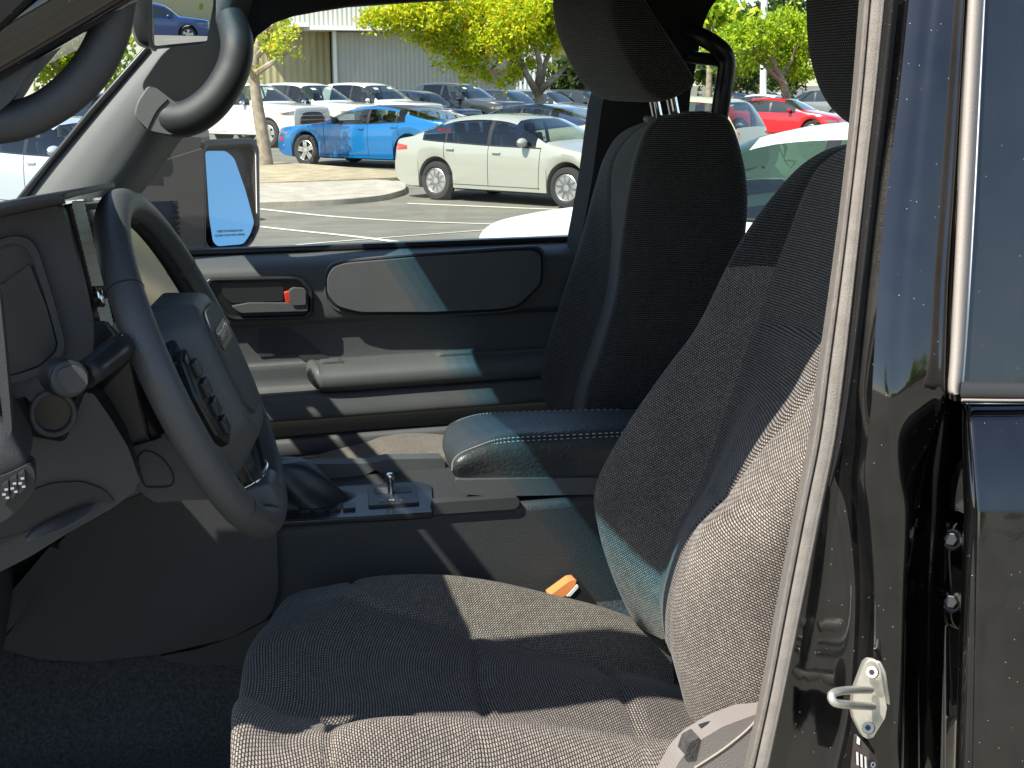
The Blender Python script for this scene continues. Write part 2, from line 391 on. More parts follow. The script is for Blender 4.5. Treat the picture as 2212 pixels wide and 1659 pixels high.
# ================================================================== THE PHOTOGRAPHED SUV (one thing, all its parts)
SUV = empty('parked_suv', (0.5, 1.78, 0.32), 'black off-road suv seen through its open driver doorway, with black fabric seats', 'suv')
def wz(a, b, z): return W(a, b, z=z)
Yv = np.array([0, 1.0, 0])

# ---- shell: floor, roof, pillars
g = ([], [])
box(g, (0.15, 1.78, 1.02), (2.6, 1.5, .04)); box(g, (-.86, 1.78, 1.35), (.04, 1.44, .7)); box(g, (2.0, 1.78, 1.02), (1.6, 1.5, .04)); box(g, (2.7, 1.78, 1.45), (.04, 1.44, .9))
mesh('body_tub', *g, PS, SUV, smooth=False)
fl = []
for j in range(9):
    fl.append([(-.84 + 1.6 * i / 10, 1.02 + .69 * (j / 8) ** .9, 1.105 + (.24 if j == 8 else .04 if j == 7 else 0) + .004 * math.sin(i * 2.1 + j)) for i in range(11)])
grid('floor_carpet', fl, 40, 30, CP, SUV)
hdr = [(.17, 1.015), (.125, 1.13), (.09, 1.3), (.085, 1.5), (.105, 1.75), (.17, 2.05), (.225, 2.26), (.25, 2.42), (.28, 2.52)]
roof = [(x, y, 2.15) for x, y in cr(hdr, 24)] + [(2.4, 2.52, 2.15), (2.4, 1.11, 2.15), (.4, 1.10, 2.15)]
plate('roof', [roof], HL, SUV, .07, .01, direction=(0, 0, 1))
tube('roof_rail', [(.18, 1.035, 2.14), (.40, 1.13, 2.165), (.7, 1.14, 2.175), (1.1, 1.14, 2.18), (2.3, 1.14, 2.17)], .03, BLK, SUV, n=14)
tube('windshield_header', [(x, y, 2.145) for x, y in hdr], .022, HL, SUV, n=10)

tube('pillar_frame', [(.19, 1.035, 2.14), (-.06, 1.055, 1.99), (-.70, 1.05, 1.62)], .03, BLK, SUV, n=14)
tube('pillar_frame', [(-.145, 1.115, 1.965), (-.30, 1.115, 1.88), (-.74, 1.13, 1.60)], .042, PS, SUV, n=14)  # unseen inner tube, added to block sun leaking past the pillar
# ---- windshield with its blue shade band
def shield(u, v):   # u across (0 near, 1 far), v up
    hx, hy = cr(hdr, 60)[int(round(u * 59))]
    top = np.array([hx - .01, hy, 2.13]); bot = np.array([-.80 + .10 * (2 * abs(u - .5)) ** 2 + .06 * u, 1.10 + 1.40 * u, 1.60 + .03 * u])
    return bot + (top - bot) * v + np.array([0, 0, .05 * math.sin(math.pi * v)])
def shield_at(y, xe):   # the glass point at this y whose sunlight comes down level with xe at the header's height
    u = (y - 1.10) / 1.40; lo, hi = 0.0, 1.0
    for _ in range(40):
        m_ = (lo + hi) / 2; q = shield(min(1, max(0, u)), m_)
        if q[0] - SK * (2.13 - q[2]) > xe: hi = m_
        else: lo = m_
    q = shield(min(1, max(0, u)), lo); q[1] = y; return q - np.array([-.012, 0, .016])
wsg = grid('windshield', [[shield(i / 12, v) for i in range(13)] for v in np.linspace(0, .940, 9)], 26, 14, GLW, SUV)
for e0, e1_ in ((-.116, -.158), (-.172, -.25)):
    grid('dealer_strip', [[shield_at(y, e0 + (e1_ - e0) * t - .05 * max(0, y - 1.4)) for t in (0, .5, 1)] for y in np.linspace(1.31, 2.24, 14)], 5, 28, YEL, wsg)
for q_, (v0, v1) in enumerate(((.940, .960), (.960, .980), (.980, 1.0))): grid('shade_band', [[shield(i / 12, v) for i in range(13)] for v in np.linspace(v0, v1, 3)], 26, 4, GLB[q_], wsg)

# ---- near A pillar with grab handle
plate('pillar_trim', [px([(-140, 240), (0, 122), (109, 0), (262, -170), (430, -170), (300, -20), (230, 20), (190, 33), (130, 80), (58, 165), (28, 215), (-60, 290)], 1.05, 14)], PL, SUV, .155, .008)
plate('door_aperture', [px([(-140, 165), (0, 63), (66, 0), (210, -160), (268, -160), (112, -3), (0, 119), (-140, 236)], 1.035)], BLK, SUV, .05, .006)
plate('outer_pillar', [px([(-140, 110), (0, -10), (20, -40), (190, -160), (212, -158), (66, 2), (0, 66), (-140, 168)], 1.015)], RUBD, SUV, .05, .006)
gh = [(-60, 268), (0, 264), (45, 258), (95, 238), (150, 200), (200, 145), (233, 80), (250, 10), (262, -80)]
tube('grab_handle', [W(a, b, y=1.07) for a, b in gh], [.0165, .016, .0150, .0145, .0150, .0156, .0153, .015, .015], PL, SUV, n=16)

# ---- far A pillar trim with grab handle
rows = []
for r in [[(42, 442), (105, 438), (180, 430), (245, 424), (306, 418)], [(86, 385), (145, 386), (215, 384), (282, 378), (338, 374)], [(140, 320), (190, 325), (250, 330), (312, 336), (366, 338)], [(200, 250), (240, 256), (295, 268), (350, 280), (400, 292)], [(262, 178), (298, 182), (345, 195), (420, 215), (474, 218)], [(322, 108), (358, 112), (405, 116), (470, 120), (545, 105)], [(380, 40), (420, 44), (470, 46), (510, 44), (562, 36)], [(440, -40), (470, -36), (500, -34), (530, -34), (590, -36)]]:
    rows.append([W(a, b, y=y_) for (a, b), y_ in zip(r, (2.50, 2.482, 2.476, 2.492, 2.56))])
grid('pillar_trim', rows, 30, 50, PG, SUV)
plate('pillar_seal', [px([(24, 443), (70, 385), (190, 238), (314, 98), (326, 104), (200, 252), (85, 388), (44, 443)], 2.49)], PS, SUV, .03, .004)
fh = tube('grab_handle', [W(a, b, y=c) for a, b, c in [(336, 242, 2.43), (366, 256, 2.41), (400, 257, 2.40), (436, 240, 2.395), (472, 205, 2.395), (503, 150, 2.40), (512, 95, 2.41), (500, 40, 2.45)]],
     [.030, .032, .032, .032, .031, .030, .029, .027], PLD, SUV, n=20)
plate('handle_recess', [px([(300, 190), (356, 108), (470, 40), (512, 80), (500, 150), (440, 240), (395, 255), (345, 225)], 2.462, 25)], PS, fh, .03, .012)
plate('handle_foot', [px([(298, 222), (322, 186), (338, 190), (392, 232), (402, 280), (372, 292), (322, 282), (292, 252)], 2.385, 12)], PG, fh, .10, .016)
tube('handle_seam', [W(a, b, y=2.384) for a, b in [(318, 280), (338, 240), (362, 214)]], .0014, STB, fh, n=6)

# ---- far door
zz = lambda py, y: W(700, py, y=y)[2]
prof = [(541, 2.615), (544, 2.585), (550, 2.55), (560, 2.525), (574, 2.507), (594, 2.50), (640, 2.498), (684, 2.50), (692, 2.505), (697, 2.512), (705, 2.517), (772, 2.519), (786, 2.515), (836, 2.51), (842, 2.45), (850, 2.422), (870, 2.415), (900, 2.411), (906, 2.425), (914, 2.48), (990, 2.57)]
rows = [[(x, y, zz(p, y)) for x in np.linspace(-.15, .985, 12)] for p, y in prof]
FDR = grid('passenger_door', rows, 24, 70, PD, SUV, ang=80)
plate('door_sill_strip', [[(-.1, 2.585, zz(541, 2.6)), (.95, 2.585, zz(541, 2.6)), (.95, 2.585, zz(541, 2.6) + .012), (-.1, 2.585, zz(541, 2.6) + .012)]], PS, FDR, .03, .004)
pad = [(704, 598), (716, 576), (742, 567), (900, 553), (1100, 540), (1158, 538), (1172, 548), (1172, 612), (1120, 664), (1080, 671), (930, 678), (775, 678), (726, 665), (706, 640)]
c0 = np.array([940, 610])
def grow(pts, s): return [(940 + (a - 940) * (1 + s * .55), 610 + (b - 610) * (1 + s * 2.2)) for a, b in pts]
plate('pad_surround', [px(grow(pad, .045), 2.4955, 12), px(grow(pad, .008), 2.4955, 12)], PD, FDR, .014, .005)
plate('pad_gap', [px(grow(pad, .03), 2.4975, 12)], PS, FDR, .004, 0)
plate('door_pad', [px(grow(pad, -.028), 2.484, 12)], plain('soft_door_pad', (.09, .094, .096), .55, bump=.35, scale=520, mottle=.12), FDR, .02, .012, seg=5)
bz = [(438, 618), (450, 601), (640, 597), (654, 600), (678, 628), (679, 676), (664, 690), (506, 694), (490, 688), (460, 648)]
bi = [(452, 622), (460, 610), (636, 606), (648, 609), (668, 632), (668, 672), (658, 681), (510, 685), (496, 680), (470, 645)]
bzf = plate('handle_bezel', [px(bz, 2.486, 8), px(bi, 2.486, 6)], PS, FDR, .02, .004)
plate('handle_cup', [px(bz, 2.4955, 8)], plain('handle_cup_black', (.008, .008, .009), .4), FDR, .003, 0)
plate('cup_back', [px([(476, 612), (612, 608), (612, 650), (500, 655), (482, 640)], 2.4925, 8)], PS, FDR, .004, .002)
plate('door_handle', [px([(500, 662), (540, 655), (665, 655), (665, 672), (520, 676)], 2.478, 5)], PD, FDR, .012, .004)
plate('lock_tab', [px([(614, 631), (627, 628), (627, 655), (618, 657)], 2.482)], RED, FDR, .01, .002)
plate('lock_knob', [px([(624, 630), (634, 622), (660, 624), (661, 658), (630, 660)], 2.474, 5)], PD, FDR, .016, .005)
rows = []
for i, (a, b, s) in enumerate([(664, 806, .15), (668, 806, .62), (680, 808, .92), (705, 812, 1), (900, 799, 1), (1100, 786, 1), (1300, 772, 1)]):
    c = W(a, b, y=2.466); rows.append([c + np.array([0, .062 * s * math.copysign(abs(math.cos(t)) ** .7, math.cos(t)), .0265 * s * math.copysign(abs(math.sin(t)) ** .75, math.sin(t))]) for t in np.linspace(0, 2 * math.pi, 20, endpoint=False)])
grid('armrest', rows, 28, 40, PD, FDR, closed=True, cap=True, ang=80)
plate('armrest_switch', [px([(694, 783), (738, 779), (752, 789), (938, 778), (952, 766), (1190, 752), (1190, 778), (700, 800)], 2.452, 6)], PD, FDR, .03, .006)
rows = []
for a, b in [(560, 965), (700, 952), (770, 946), (900, 936), (1000, 929), (1300, 908)]:
    c = W(a, b, y=2.43); rows.append([c + np.array(q) for q in ((0, .02, .010), (0, .0, .011), (0, -.012, .006), (0, -.012, -.02), (0, .0, -.03))])
grid('map_pocket', rows, 12, 20, PD, FDR)
plate('trim_inlay', [px([(560, 708), (625, 706), (745, 800), (690, 812), (640, 764), (560, 772)], 2.5165, 6)], PL, FDR, .004, .002)
plate('window_glass', [[(-.15, 2.61, zz(560, 2.6)), (.98, 2.61, zz(560, 2.6)), (.98, 2.56, 2.16), (.18, 2.56, 2.16), (-.15, 2.60, 1.74)]], GLC, FDR, 0, 0)
plate('window_frame', [px([(470, 110), (535, 100), (556, 78), (592, 50), (640, 33), (700, 22), (760, 13), (900, 3), (1000, -3), (1200, -10), (1330, -15), (1400, -60), (1400, -170), (400, -170), (400, 60)], 2.52)], HL, FDR, .06, .006)
rows = [[W(a, b, y=2.53), W(a + 9, b, y=2.50), W(a + 19, b + 1, y=2.50), W(a + 28, b + 1, y=2.54)] for a, b in [(1293, 190), (1284, 260), (1267, 380), (1250, 460), (1236, 522), (1234, 600)]]
grid('frame_post', rows, 12, 20, PS, FDR, ang=30)

# ---- far B pillar, grab handle, rear door
plate('pillar_trim', [px([(1300, -60), (1308, 200), (1300, 230), (1280, 380), (1255, 520), (1250, 620), (1520, 620), (1500, 420), (1487, 260), (1492, 200), (1502, 150), (1512, 95), (1520, 52), (1532, 22), (1556, -12), (1600, -60)], 2.47, 6)], HL, SUV, .08, .012)
tube('grab_handle', [W(a, b, y=c) for a, b, c in [(1490, 70, 2.45), (1524, 84, 2.41), (1556, 106, 2.39), (1569, 128, 2.39), (1568, 160, 2.39), (1560, 210, 2.39), (1551, 270, 2.40), (1540, 330, 2.44)]], .0165, PS, SUV, n=12, flat=1.1)
tube('handle_mount', [W(a, b, y=2.42) for a, b in [(1480, 120), (1510, 126), (1545, 130), (1566, 140)]], .013, PS, SUV, n=10)
rows = [[(x, y, zz(p, y) + .004) for x in np.linspace(1.0, 2.1, 8)] for p, y in prof]
RDR = grid('rear_door', rows, 16, 60, PD, SUV, ang=80)
plate('window_glass', [[(1.0, 2.61, zz(560, 2.6)), (2.1, 2.61, zz(560, 2.6)), (2.1, 2.56, 2.16), (1.0, 2.56, 2.16)]], GLC, RDR, 0, 0)
plate('window_frame', [px([(1556, -10), (1760, -24), (2000, -30), (2100, 40), (2160, 40), (2160, -140), (1500, -140)], 2.5)], HL, RDR, .05, .006)

# ---- dashboard
g = ([], []); box(g, (-.42, 2.08, 1.52), (.78, .80, .40)); box(g, (-.47, 1.43, 1.53), (.66, .50, .44)); DSH = mesh('dashboard', *g, PL, SUV, ang=30); bev(DSH, .04, 5)
rows = [[W(-60, 478, y=1.12), W(0, 462, y=1.12), W(70, 446, y=1.12), W(140, 432, y=1.13)], [W(-60, 466, y=1.13), W(0, 449, y=1.13), W(70, 434, y=1.13), W(148, 421, y=1.14)],
        [W(-70, 462, y=1.4), W(-15, 446, y=1.4), W(110, 424, y=1.40), W(246, 399, y=1.42)], [W(-80, 462, y=1.66), W(-30, 447, y=1.66), W(90, 425, y=1.66), W(228, 404, y=1.66)]]
grid('binnacle_hood', rows, 16, 14, PL, DSH, thick=.006)
plate('dash_end', [px([(-80, 492), (0, 470), (126, 443), (142, 466), (168, 560), (190, 650), (204, 720), (200, 770), (170, 812), (118, 846), (40, 860), (-80, 880)], 1.205, 12)], PLD, DSH, .05, .008)
plate('end_rim', [px([(-80, 545), (30, 508), (66, 516), (84, 545), (118, 655), (141, 742), (134, 770), (96, 806), (40, 826), (-80, 850)], 1.197, 16), px([(-80, 562), (24, 524), (54, 530), (70, 556), (104, 662), (126, 742), (120, 762), (88, 792), (36, 810), (-80, 832)], 1.197, 16)], PLD, DSH, .01, .004)
plate('end_insert', [px([(-80, 650), (10, 612), (64, 570), (100, 662), (122, 742), (116, 760), (86, 788), (36, 806), (-80, 828)], 1.201, 8)], PS, DSH, .004, .001)
scr = [W(166, 436, y=1.31), W(230, 700, y=1.31), W(398, 655, y=1.64), W(300, 424, y=1.64)]
SCR = plate('instrument_cluster', [scr], DIS, DSH, .02, .002, direction=(-1, 0, -.2))
g = ([], [])
for k in range(24):
    t = (k + .5) / 24; p = (1 - t) * scr[0] + t * scr[1] + np.array([.001, -.004, 0])
    if k not in (16, 17, 18): box(g, p, (.011, .010 - .003 * (k % 2), .0065))
mesh('cluster_edge', *g, plain('clear_acrylic_teeth', (.60, .60, .50), .25), SCR, smooth=False)
def lerp2(u, v): return (1 - v) * ((1 - u) * scr[0] + u * scr[3]) + v * ((1 - u) * scr[1] + u * scr[2])
plate('cluster_band', [[lerp2(u, v) + np.array([.003, 0, .001]) for u, v in ((.05, .03), (.6, .03), (.6, .075), (.05, .075))]], GRY, SCR, .001, 0, direction=(-1, 0, 0))
g = ([], []); tube('', [W(204, 648, y=1.29), W(212, 646, y=1.29)], .0075, None, addto=g, straight=True, n=16)
KNB = mesh('dimmer_knob', *g, PS, DSH); g = ([], []); tube('', [W(213, 645, y=1.29), W(224, 643, y=1.29)], .0095, None, addto=g, straight=True, n=18)
bev(mesh('knob_cap', *g, CHR, KNB), .002, 2)
# side vent seen past the wheel rim
c = W(352, 478, y=2.30); VNT = tube('air_vent', [c + np.array([-.05, 0, 0]), c + np.array([.02, 0, 0])], .034, PL, DSH, straight=True, n=28)
g = ([], [])
for k in range(22):
    th = 2 * math.pi * k / 22; box(g, c + np.array([.02, .033 * math.cos(th), .033 * math.sin(th)]), (.012, .005, .005), None)
mesh('vent_knurl', *g, PS, VNT, smooth=False)
plate('dash_backing', [px([(-90, 680), (230, 690), (285, 760), (330, 960), (318, 1066), (250, 1092), (-90, 1260)], 1.30)], PS, DSH, .2, .004)
# lower trim, scoop, lever, switches
LTR = plate('lower_trim', [px([(-90, 905), (20, 868), (64, 942), (140, 955), (184, 846), (202, 850), (240, 905), (278, 968), (304, 1043), (290, 1062), (246, 1096), (150, 1150), (66, 1202), (-90, 1282)], 1.22, 14)], PL, DSH, .10, .016, seg=5)
plate('scoop_shade', [px([(-20, 1100), (62, 1062), (112, 1044), (176, 1040), (226, 1058), (250, 1088), (226, 1086), (196, 1086), (120, 1118), (50, 1152), (-20, 1186)], 1.2165, 14)], plain('scoop_shade_black', (.012, .012, .014), .5), LTR, .004, 0)  # flat plate on the trim; the scoop's shade is put into its dark colour
rows = []
for a, b, s in [(58, 1164, .25), (80, 1152, .6), (120, 1134, .75), (160, 1116, .7), (190, 1101, .5), (206, 1092, .2)]:
    c = W(a, b, y=1.208); rows.append([c + np.array([.006 * s * math.cos(t), .006 * s * math.sin(t), .0085 * s * math.sin(t)]) for t in np.linspace(0, 6.283, 12, endpoint=False)])
grid('release_lever', rows, 14, 26, PS, LTR, closed=True, cap=True)
tube('trim_seam', [W(a, b, y=1.217) for a, b in [(-20, 1170), (40, 1152), (90, 1136), (150, 1112)]], .0008, STB, LTR, n=5)
SWP = plate('switch_panel', [px([(-90, 1062), (20, 1022), (62, 1002), (74, 1014), (76, 1056), (60, 1080), (20, 1118), (-90, 1185)], 1.09, 8)], PS, SUV, .03, .005)
for k, (a, b) in enumerate([(12, 1068), (30, 1055), (47, 1044)]):
    s = plate('switch', [px([(a - 9, b - 18), (a + 6, b - 27), (a + 9, b + 8), (a - 6, b + 26)], 1.082, 4)], PS, SWP, .01, .003)
    g = ([], []); cc = W(a, b, y=1.0805)
    for q in ((-.0012, .0), (.0012, -.003), (.0008, .004)): box(g, cc + np.array([q[0], 0, q[1]]), (.0026, .0008, .0016))
    mesh('switch_icon', *g, GRY, s, smooth=False)
plate('dash_edge', [px([(-40, 590), (0, 640), (10, 740), (21, 860), (26, 930), (20, 946), (10, 930), (0, 850), (-40, 760)], 1.06, 8)], PL, SUV, .03, .006)
pillow('dash_roll', [(-60, 900), (10, 905), (40, 950), (62, 1000), (40, 1020), (-60, 1050)], 1.1, 1.09, 1.2, PL, SUV, inset=.2, smooth_n=32)
# column, stalk
Cw = (W(240, 410, y=1.36) + W(600, 1135, y=1.36)) / 2
e1 = W(240, 410, y=1.36) - W(600, 1135, y=1.36); e1 /= np.linalg.norm(e1); Yv = np.array([math.sin(R(11)), math.cos(R(11)), 0]); nW = np.cross(Yv, e1); nW = nW if nW[0] > 0 else -nW
nW /= np.linalg.norm(nW)
def L(a, b, h): return Cw + a * Yv + b * e1 + h * nW
def lfr(h0, h1, lo0, lo1, name, mats, parent, bevel):
    bm = bmesh.new(); A = [bm.verts.new(tuple(L(a, b, h0))) for a, b in lo0]; B = [bm.verts.new(tuple(L(a, b, h1))) for a, b in lo1]
    n = len(A); bm.faces.new(A); bm.faces.new(B[::-1])
    for i in range(n): bm.faces.new((A[i], B[i], B[(i + 1) % n], A[(i + 1) % n]))
    o = bm_obj(name, bm, mats, parent); bev(o, bevel, 4); return o
shr = [(-.062, -.10), (-.072, -.03), (-.06, .035), (.06, .035), (.072, -.03), (.062, -.10)]
shr2 = [(-.06, -.075), (-.072, -.02), (-.055, .05), (.055, .05), (.072, -.02), (.06, -.075)]
CLM = lfr(-.20, -.05, shr, shr2, 'steering_column', PS, SUV, .014)
plate('shroud_sun_strip', [[L(-.0725, .02, -.085), L(-.0725, .012, -.068), L(-.0725, -.05, -.06), L(-.0725, -.085, -.062), L(-.0725, -.085, -.074), L(-.0725, -.05, -.08)]], PG, CLM, .004, .0015)  # lighter grey strip: sunlight on the shroud put into its colour
STK = tube('turn_signal_stalk', [L(-.06, 0.03, -.10), W(262, 752, y=1.20), W(205, 795, y=1.13), W(180, 812, y=1.115)], [.0135, .0130, .0122, .0118], PS, SUV, n=16)
g = ([], []); tube('', [W(118, 812, y=1.165), W(128, 813, y=1.145), W(146, 817, y=1.105), W(150, 818, y=1.098)], [.013, .0165, .0165, .0158], None, addto=g, straight=True, n=26)
o = mesh('stalk_knob', *g, PS, STK); bev(o, .003, 3)
plate('knob_face', [px(rnd([(122, 800), (158, 788), (186, 800), (192, 832), (170, 850), (132, 846)], 14), 1.096)], PL, STK, .004, .002)
for k in range(3):
    plate('stalk_mark', [px([(244 + k * 7, 738 - k * 3), (247 + k * 7, 731 - k * 3), (251 + k * 7, 729 - k * 3), (249 + k * 7, 737 - k * 3)], 1.178 - .001 * k)], WHT, STK, .001, 0)
ring = [W(114 + 46 * math.cos(t), 893 + 45 * math.sin(t), y=1.205) for t in np.linspace(0, 6.283, 24, endpoint=False)]
CUP = tube('cup_ring', ring, .003, PL, LTR, closed=True, n=8)
plate('cup_back', [[W(114 + 44 * math.cos(t), 893 + 43 * math.sin(t), y=1.207) for t in np.linspace(0, 6.283, 32, endpoint=False)]], plain('brown_black_cup', (.018, .014, .012), .35), CUP, .002, 0)
KNC = plate('knee_cover', [px([(276, 968), (350, 946), (372, 956), (452, 1010), (486, 1078), (420, 1080), (336, 1086), (306, 1066), (288, 1020)], 1.29, 10)], PL, SUV, .06, .006)
tube('cover_seam', [W(a, b, y=1.2895) for a, b in [(300, 985), (316, 974), (346, 986), (372, 1020), (370, 1048), (330, 1052), (312, 1046), (299, 1005)]], .0009, STB, KNC, closed=True, n=5, ns=50)

# ---- steering wheel
RM, RS = .181, .0168
rim = [L(RM * math.sin(t), RM * math.cos(t), 0) for t in np.linspace(0, 2 * math.pi, 96, endpoint=False)]
SW = tube('steering_wheel', rim, RS, LE, SUV, closed=True, n=28, straight=True, up=tuple(nW))
def rimpt(t, ph, rr): # t round the wheel, ph round the section (0 = outwards)
    d = math.sin(t) * Yv + math.cos(t) * e1; return Cw + d * (RM + rr * math.cos(ph)) + nW * rr * math.sin(ph)
g = ([], [])
for t in (R(-52), R(60), R(128), R(-135)):
    tube('rim_seam', [rimpt(t, p, RS + .0001) for p in np.linspace(0, 6.283, 24, endpoint=False)], .0006, STB, SW, closed=True, straight=True, n=5)
g = ([], [])
for k in range(130):
    t = R(18 + k * 1.05)
    if 58 < math.degrees(t) < 61: continue
    a0 = rimpt(t, math.pi - .12, RS + .0004); a1 = rimpt(t + R(.8), math.pi + .12, RS + .0004); b0 = rimpt(t + R(.8), math.pi - .12, RS + .0004); b1 = rimpt(t, math.pi + .12, RS + .0004)
    tube('', [a0, a1], .0007, None, addto=g, straight=True, n=5); tube('', [b0, b1], .0007, None, addto=g, straight=True, n=5)
mesh('rim_stitching', *g, STB, SW)
hb0 = [(-.082, -.085), (-.090, -.02), (-.082, .055), (-.05, .082), (.05, .082), (.082, .055), (.090, -.02), (.082, -.085), (.045, -.125), (-.045, -.125)]
hb1 = [(-.060, -.060), (-.066, -.01), (-.058, .048), (-.04, .064), (.04, .064), (.058, .048), (.066, -.01), (.060, -.060), (.035, -.085), (-.035, -.085)]
HUB = lfr(-.012, .034, hb0, hb1, 'airbag_cover', PD, SW, .007)
pn = [(-.046, -.052), (-.050, -.006), (-.046, .040), (-.034, .053), (.034, .053), (.046, .040), (.050, -.006), (.046, -.052), (.028, -.066), (-.028, -.066)]
plate('cover_panel', [[L(a, b, .0375) for a, b in rnd(pn, .01)]], plain('cover_panel_grey', (.05, .053, .055), .6, bump=.3, scale=900), HUB, .004, .0015, direction=tuple(-nW))
EM = plate('emblem_plate', [[L(a, b, .0388) for a, b in rnd([(-.040, .010), (.040, .010), (.040, .032), (-.040, .032)], .004)]], PS, HUB, .002, .0005, direction=tuple(-nW))
text('emblem_letters', 'TOYOTA', .0185, frame(L(0, .021, .0392), Yv, e1), CHR, HUB, .0006)
for s in (-1, 1):
    sp = [(s * .055, -.045), (s * .175, -.030), (s * .178, .012), (s * .06, .05)]
    SPK = lfr(-.014, .006, sp, sp, 'spoke', PS, SW, .005)
    pod = [(s * .080, -.065), (s * .090, .035), (s * .122, .03), (s * .142, -.005), (s * .135, -.05), (s * .105, -.07)]
    lfr(.004, .016, pod, pod, 'button_pod', PB, SW, .004)
    for k in range(4):
        b0 = .022 - k * .021; q = [(s * .089, b0 - .017), (s * .089, b0), (s * (.112 + .004 * (k % 3 > 0)), b0 - .001), (s * (.112 + .004 * (k % 3 > 0)), b0 - .017)]
        lfr(.015, .021, q, q, 'button', PS, SW, .002)
lfr(-.012, .004, [(-.02, -.17), (-.026, -.1), (.026, -.1), (.02, -.17)], [(-.02, -.17), (-.026, -.1), (.026, -.1), (.02, -.17)], 'spoke', PB, SW, .004)
lfr(-.013, .020, [(-.036, -.178), (-.036, -.135), (.036, -.135), (.036, -.178)], [(-.026, -.172), (-.026, -.142), (.026, -.142), (.026, -.172)], 'spoke_cover', PD, SW, .006)
tube('spoke_trim', [L(-.037, -.134, -.006), L(-.036, -.132, .012), L(0, -.131, .018), L(.036, -.132, .012)], .0016, CHR, SW, n=8)

# ---- footwell side and centre console
KP = plate('footwell_panel', [px([(-10, 1400), (25, 1362), (110, 1190), (200, 1100), (300, 1040), (560, 1030), (590, 1080), (599, 1170), (601, 1280), (580, 1335), (500, 1378), (350, 1413), (200, 1430), (90, 1425)], 1.64, 18)], PL, SUV, .03, .018, seg=6)
plate('footwell_skirt', [px([(345, 1418), (430, 1402), (520, 1370), (580, 1338), (640, 1338), (640, 1440), (420, 1436), (365, 1430)], 1.645, 6)], PL, SUV, .02, .006)
plate('footwell_strut', [px([(-20, 1405), (-20, 1330), (108, 1180), (128, 1188), (30, 1350)], 1.60, 4)], PL, SUV, .02, .006)
ZC = W(900, 1113, y=1.655)[2]
cx0, cx1 = .02, 1.35
CON_ = ([], []); box(CON_, ((cx0 + cx1) / 2, 1.785, (ZC + 1.0) / 2), (cx1 - cx0, .25, ZC - 1.0)); CS = mesh('center_console', *CON_, plain('console_side_vinyl', (.032, .034, .036), .6, bump=.7, scale=520, mottle=.1), SUV, ang=30); bev(CS, .012, 4)
def ctop(pts, r=0, dz=0.0): return [wz(a, b, ZC + dz) for a, b in (rnd(pts, r) if r else pts)]
INS = plate('gloss_insert', [ctop([(560, 1126), (936, 1106), (932, 1048), (902, 1040), (560, 1062)], 4, .004)], PB, CS, .006, .0015, direction=(0, 0, -1))
plate('insert_edge', [px([(560, 1130), (936, 1107), (936, 1120), (560, 1142)], 1.652)], PB, CS, .006, .002)
SHF = plate('selector_plate', [ctop([(796, 1092), (906, 1085), (898, 1047), (794, 1052)], 4, .0075)], PS, CS, .004, .001, direction=(0, 0, -1))
plate('selector_well', [ctop([(808, 1066), (892, 1062), (880, 1050), (806, 1054)], 4, .0085)], PD, CS, .002, .0005, direction=(0, 0, -1))
for a, s in ((824, 'H'), (846, 'N'), (868, 'L')):
    p = wz(a, 1080, ZC + .0095); text('selector_letter', s, .010, frame(p, (1, 0, 0), (0, 1, 0)), GRY, SHF, .0003)
g = ([], []); tube('', [wz(845, 1066, ZC + .008), wz(844, 1066, ZC + .008) + np.array([0, 0, .012]), wz(843, 1066, ZC + .008) + np.array([0, 0, .026]), wz(843, 1066, ZC + .008) + np.array([0, 0, .030])], [.005, .0045, .0062, .004], None, addto=g, n=14, ns=14)
mesh('selector_knob', *g, CHR, CS)
for k in range(4):
    a = 645 + k * 32; plate('switch', [ctop([(a, 1103 - k * 1.6), (a + 27, 1101 - k * 1.6), (a + 25, 1089 - k * 1.6), (a, 1091 - k * 1.6)], 2, .008)], PS, INS, .005, .001, direction=(0, 0, -1))
bc = wz(690, 1078, ZC + .004); tc = W(600, 1000, y=1.76); rows = []
for t in np.linspace(0, 1, 9):
    c = bc * (1 - t) + tc * t; r = .052 * (1 - t) ** .8 + .012; rr = []
    for k in range(40):
        th = 2 * math.pi * k / 40; f = 1 + (.10 * math.sin(5 * th + 9 * t) + .08 * math.sin(3 * th - 7 * t + 1)) * math.sin(math.pi * min(1, t * 1.2))
        rr.append(c + np.array([r * f * math.cos(th) * 1.1, r * f * math.sin(th) * .9, -.012 * math.sin(6 * t)]))
    rows.append(rr)
rows.append([tc + (np.array(q) - tc) * .1 for q in rows[-1]])
grid('shifter_boot', rows, 60, 28, leather('boot_leather', (.03, .031, .034), 420, .42, .2), CS, closed=True, ang=80)
plate('console_tray', [px([(640, 1003), (800, 1001), (838, 992), (960, 990), (964, 1034), (842, 1038), (812, 1014), (762, 1042), (640, 1046)], 1.86, 6)], PD, CS, .03, .006)
plate('side_cap', [px([(936, 1112), (940, 1086), (1118, 1074), (1122, 1080), (1122, 1092), (1112, 1100)], 1.653, 4)], PL, CS, .02, .004)
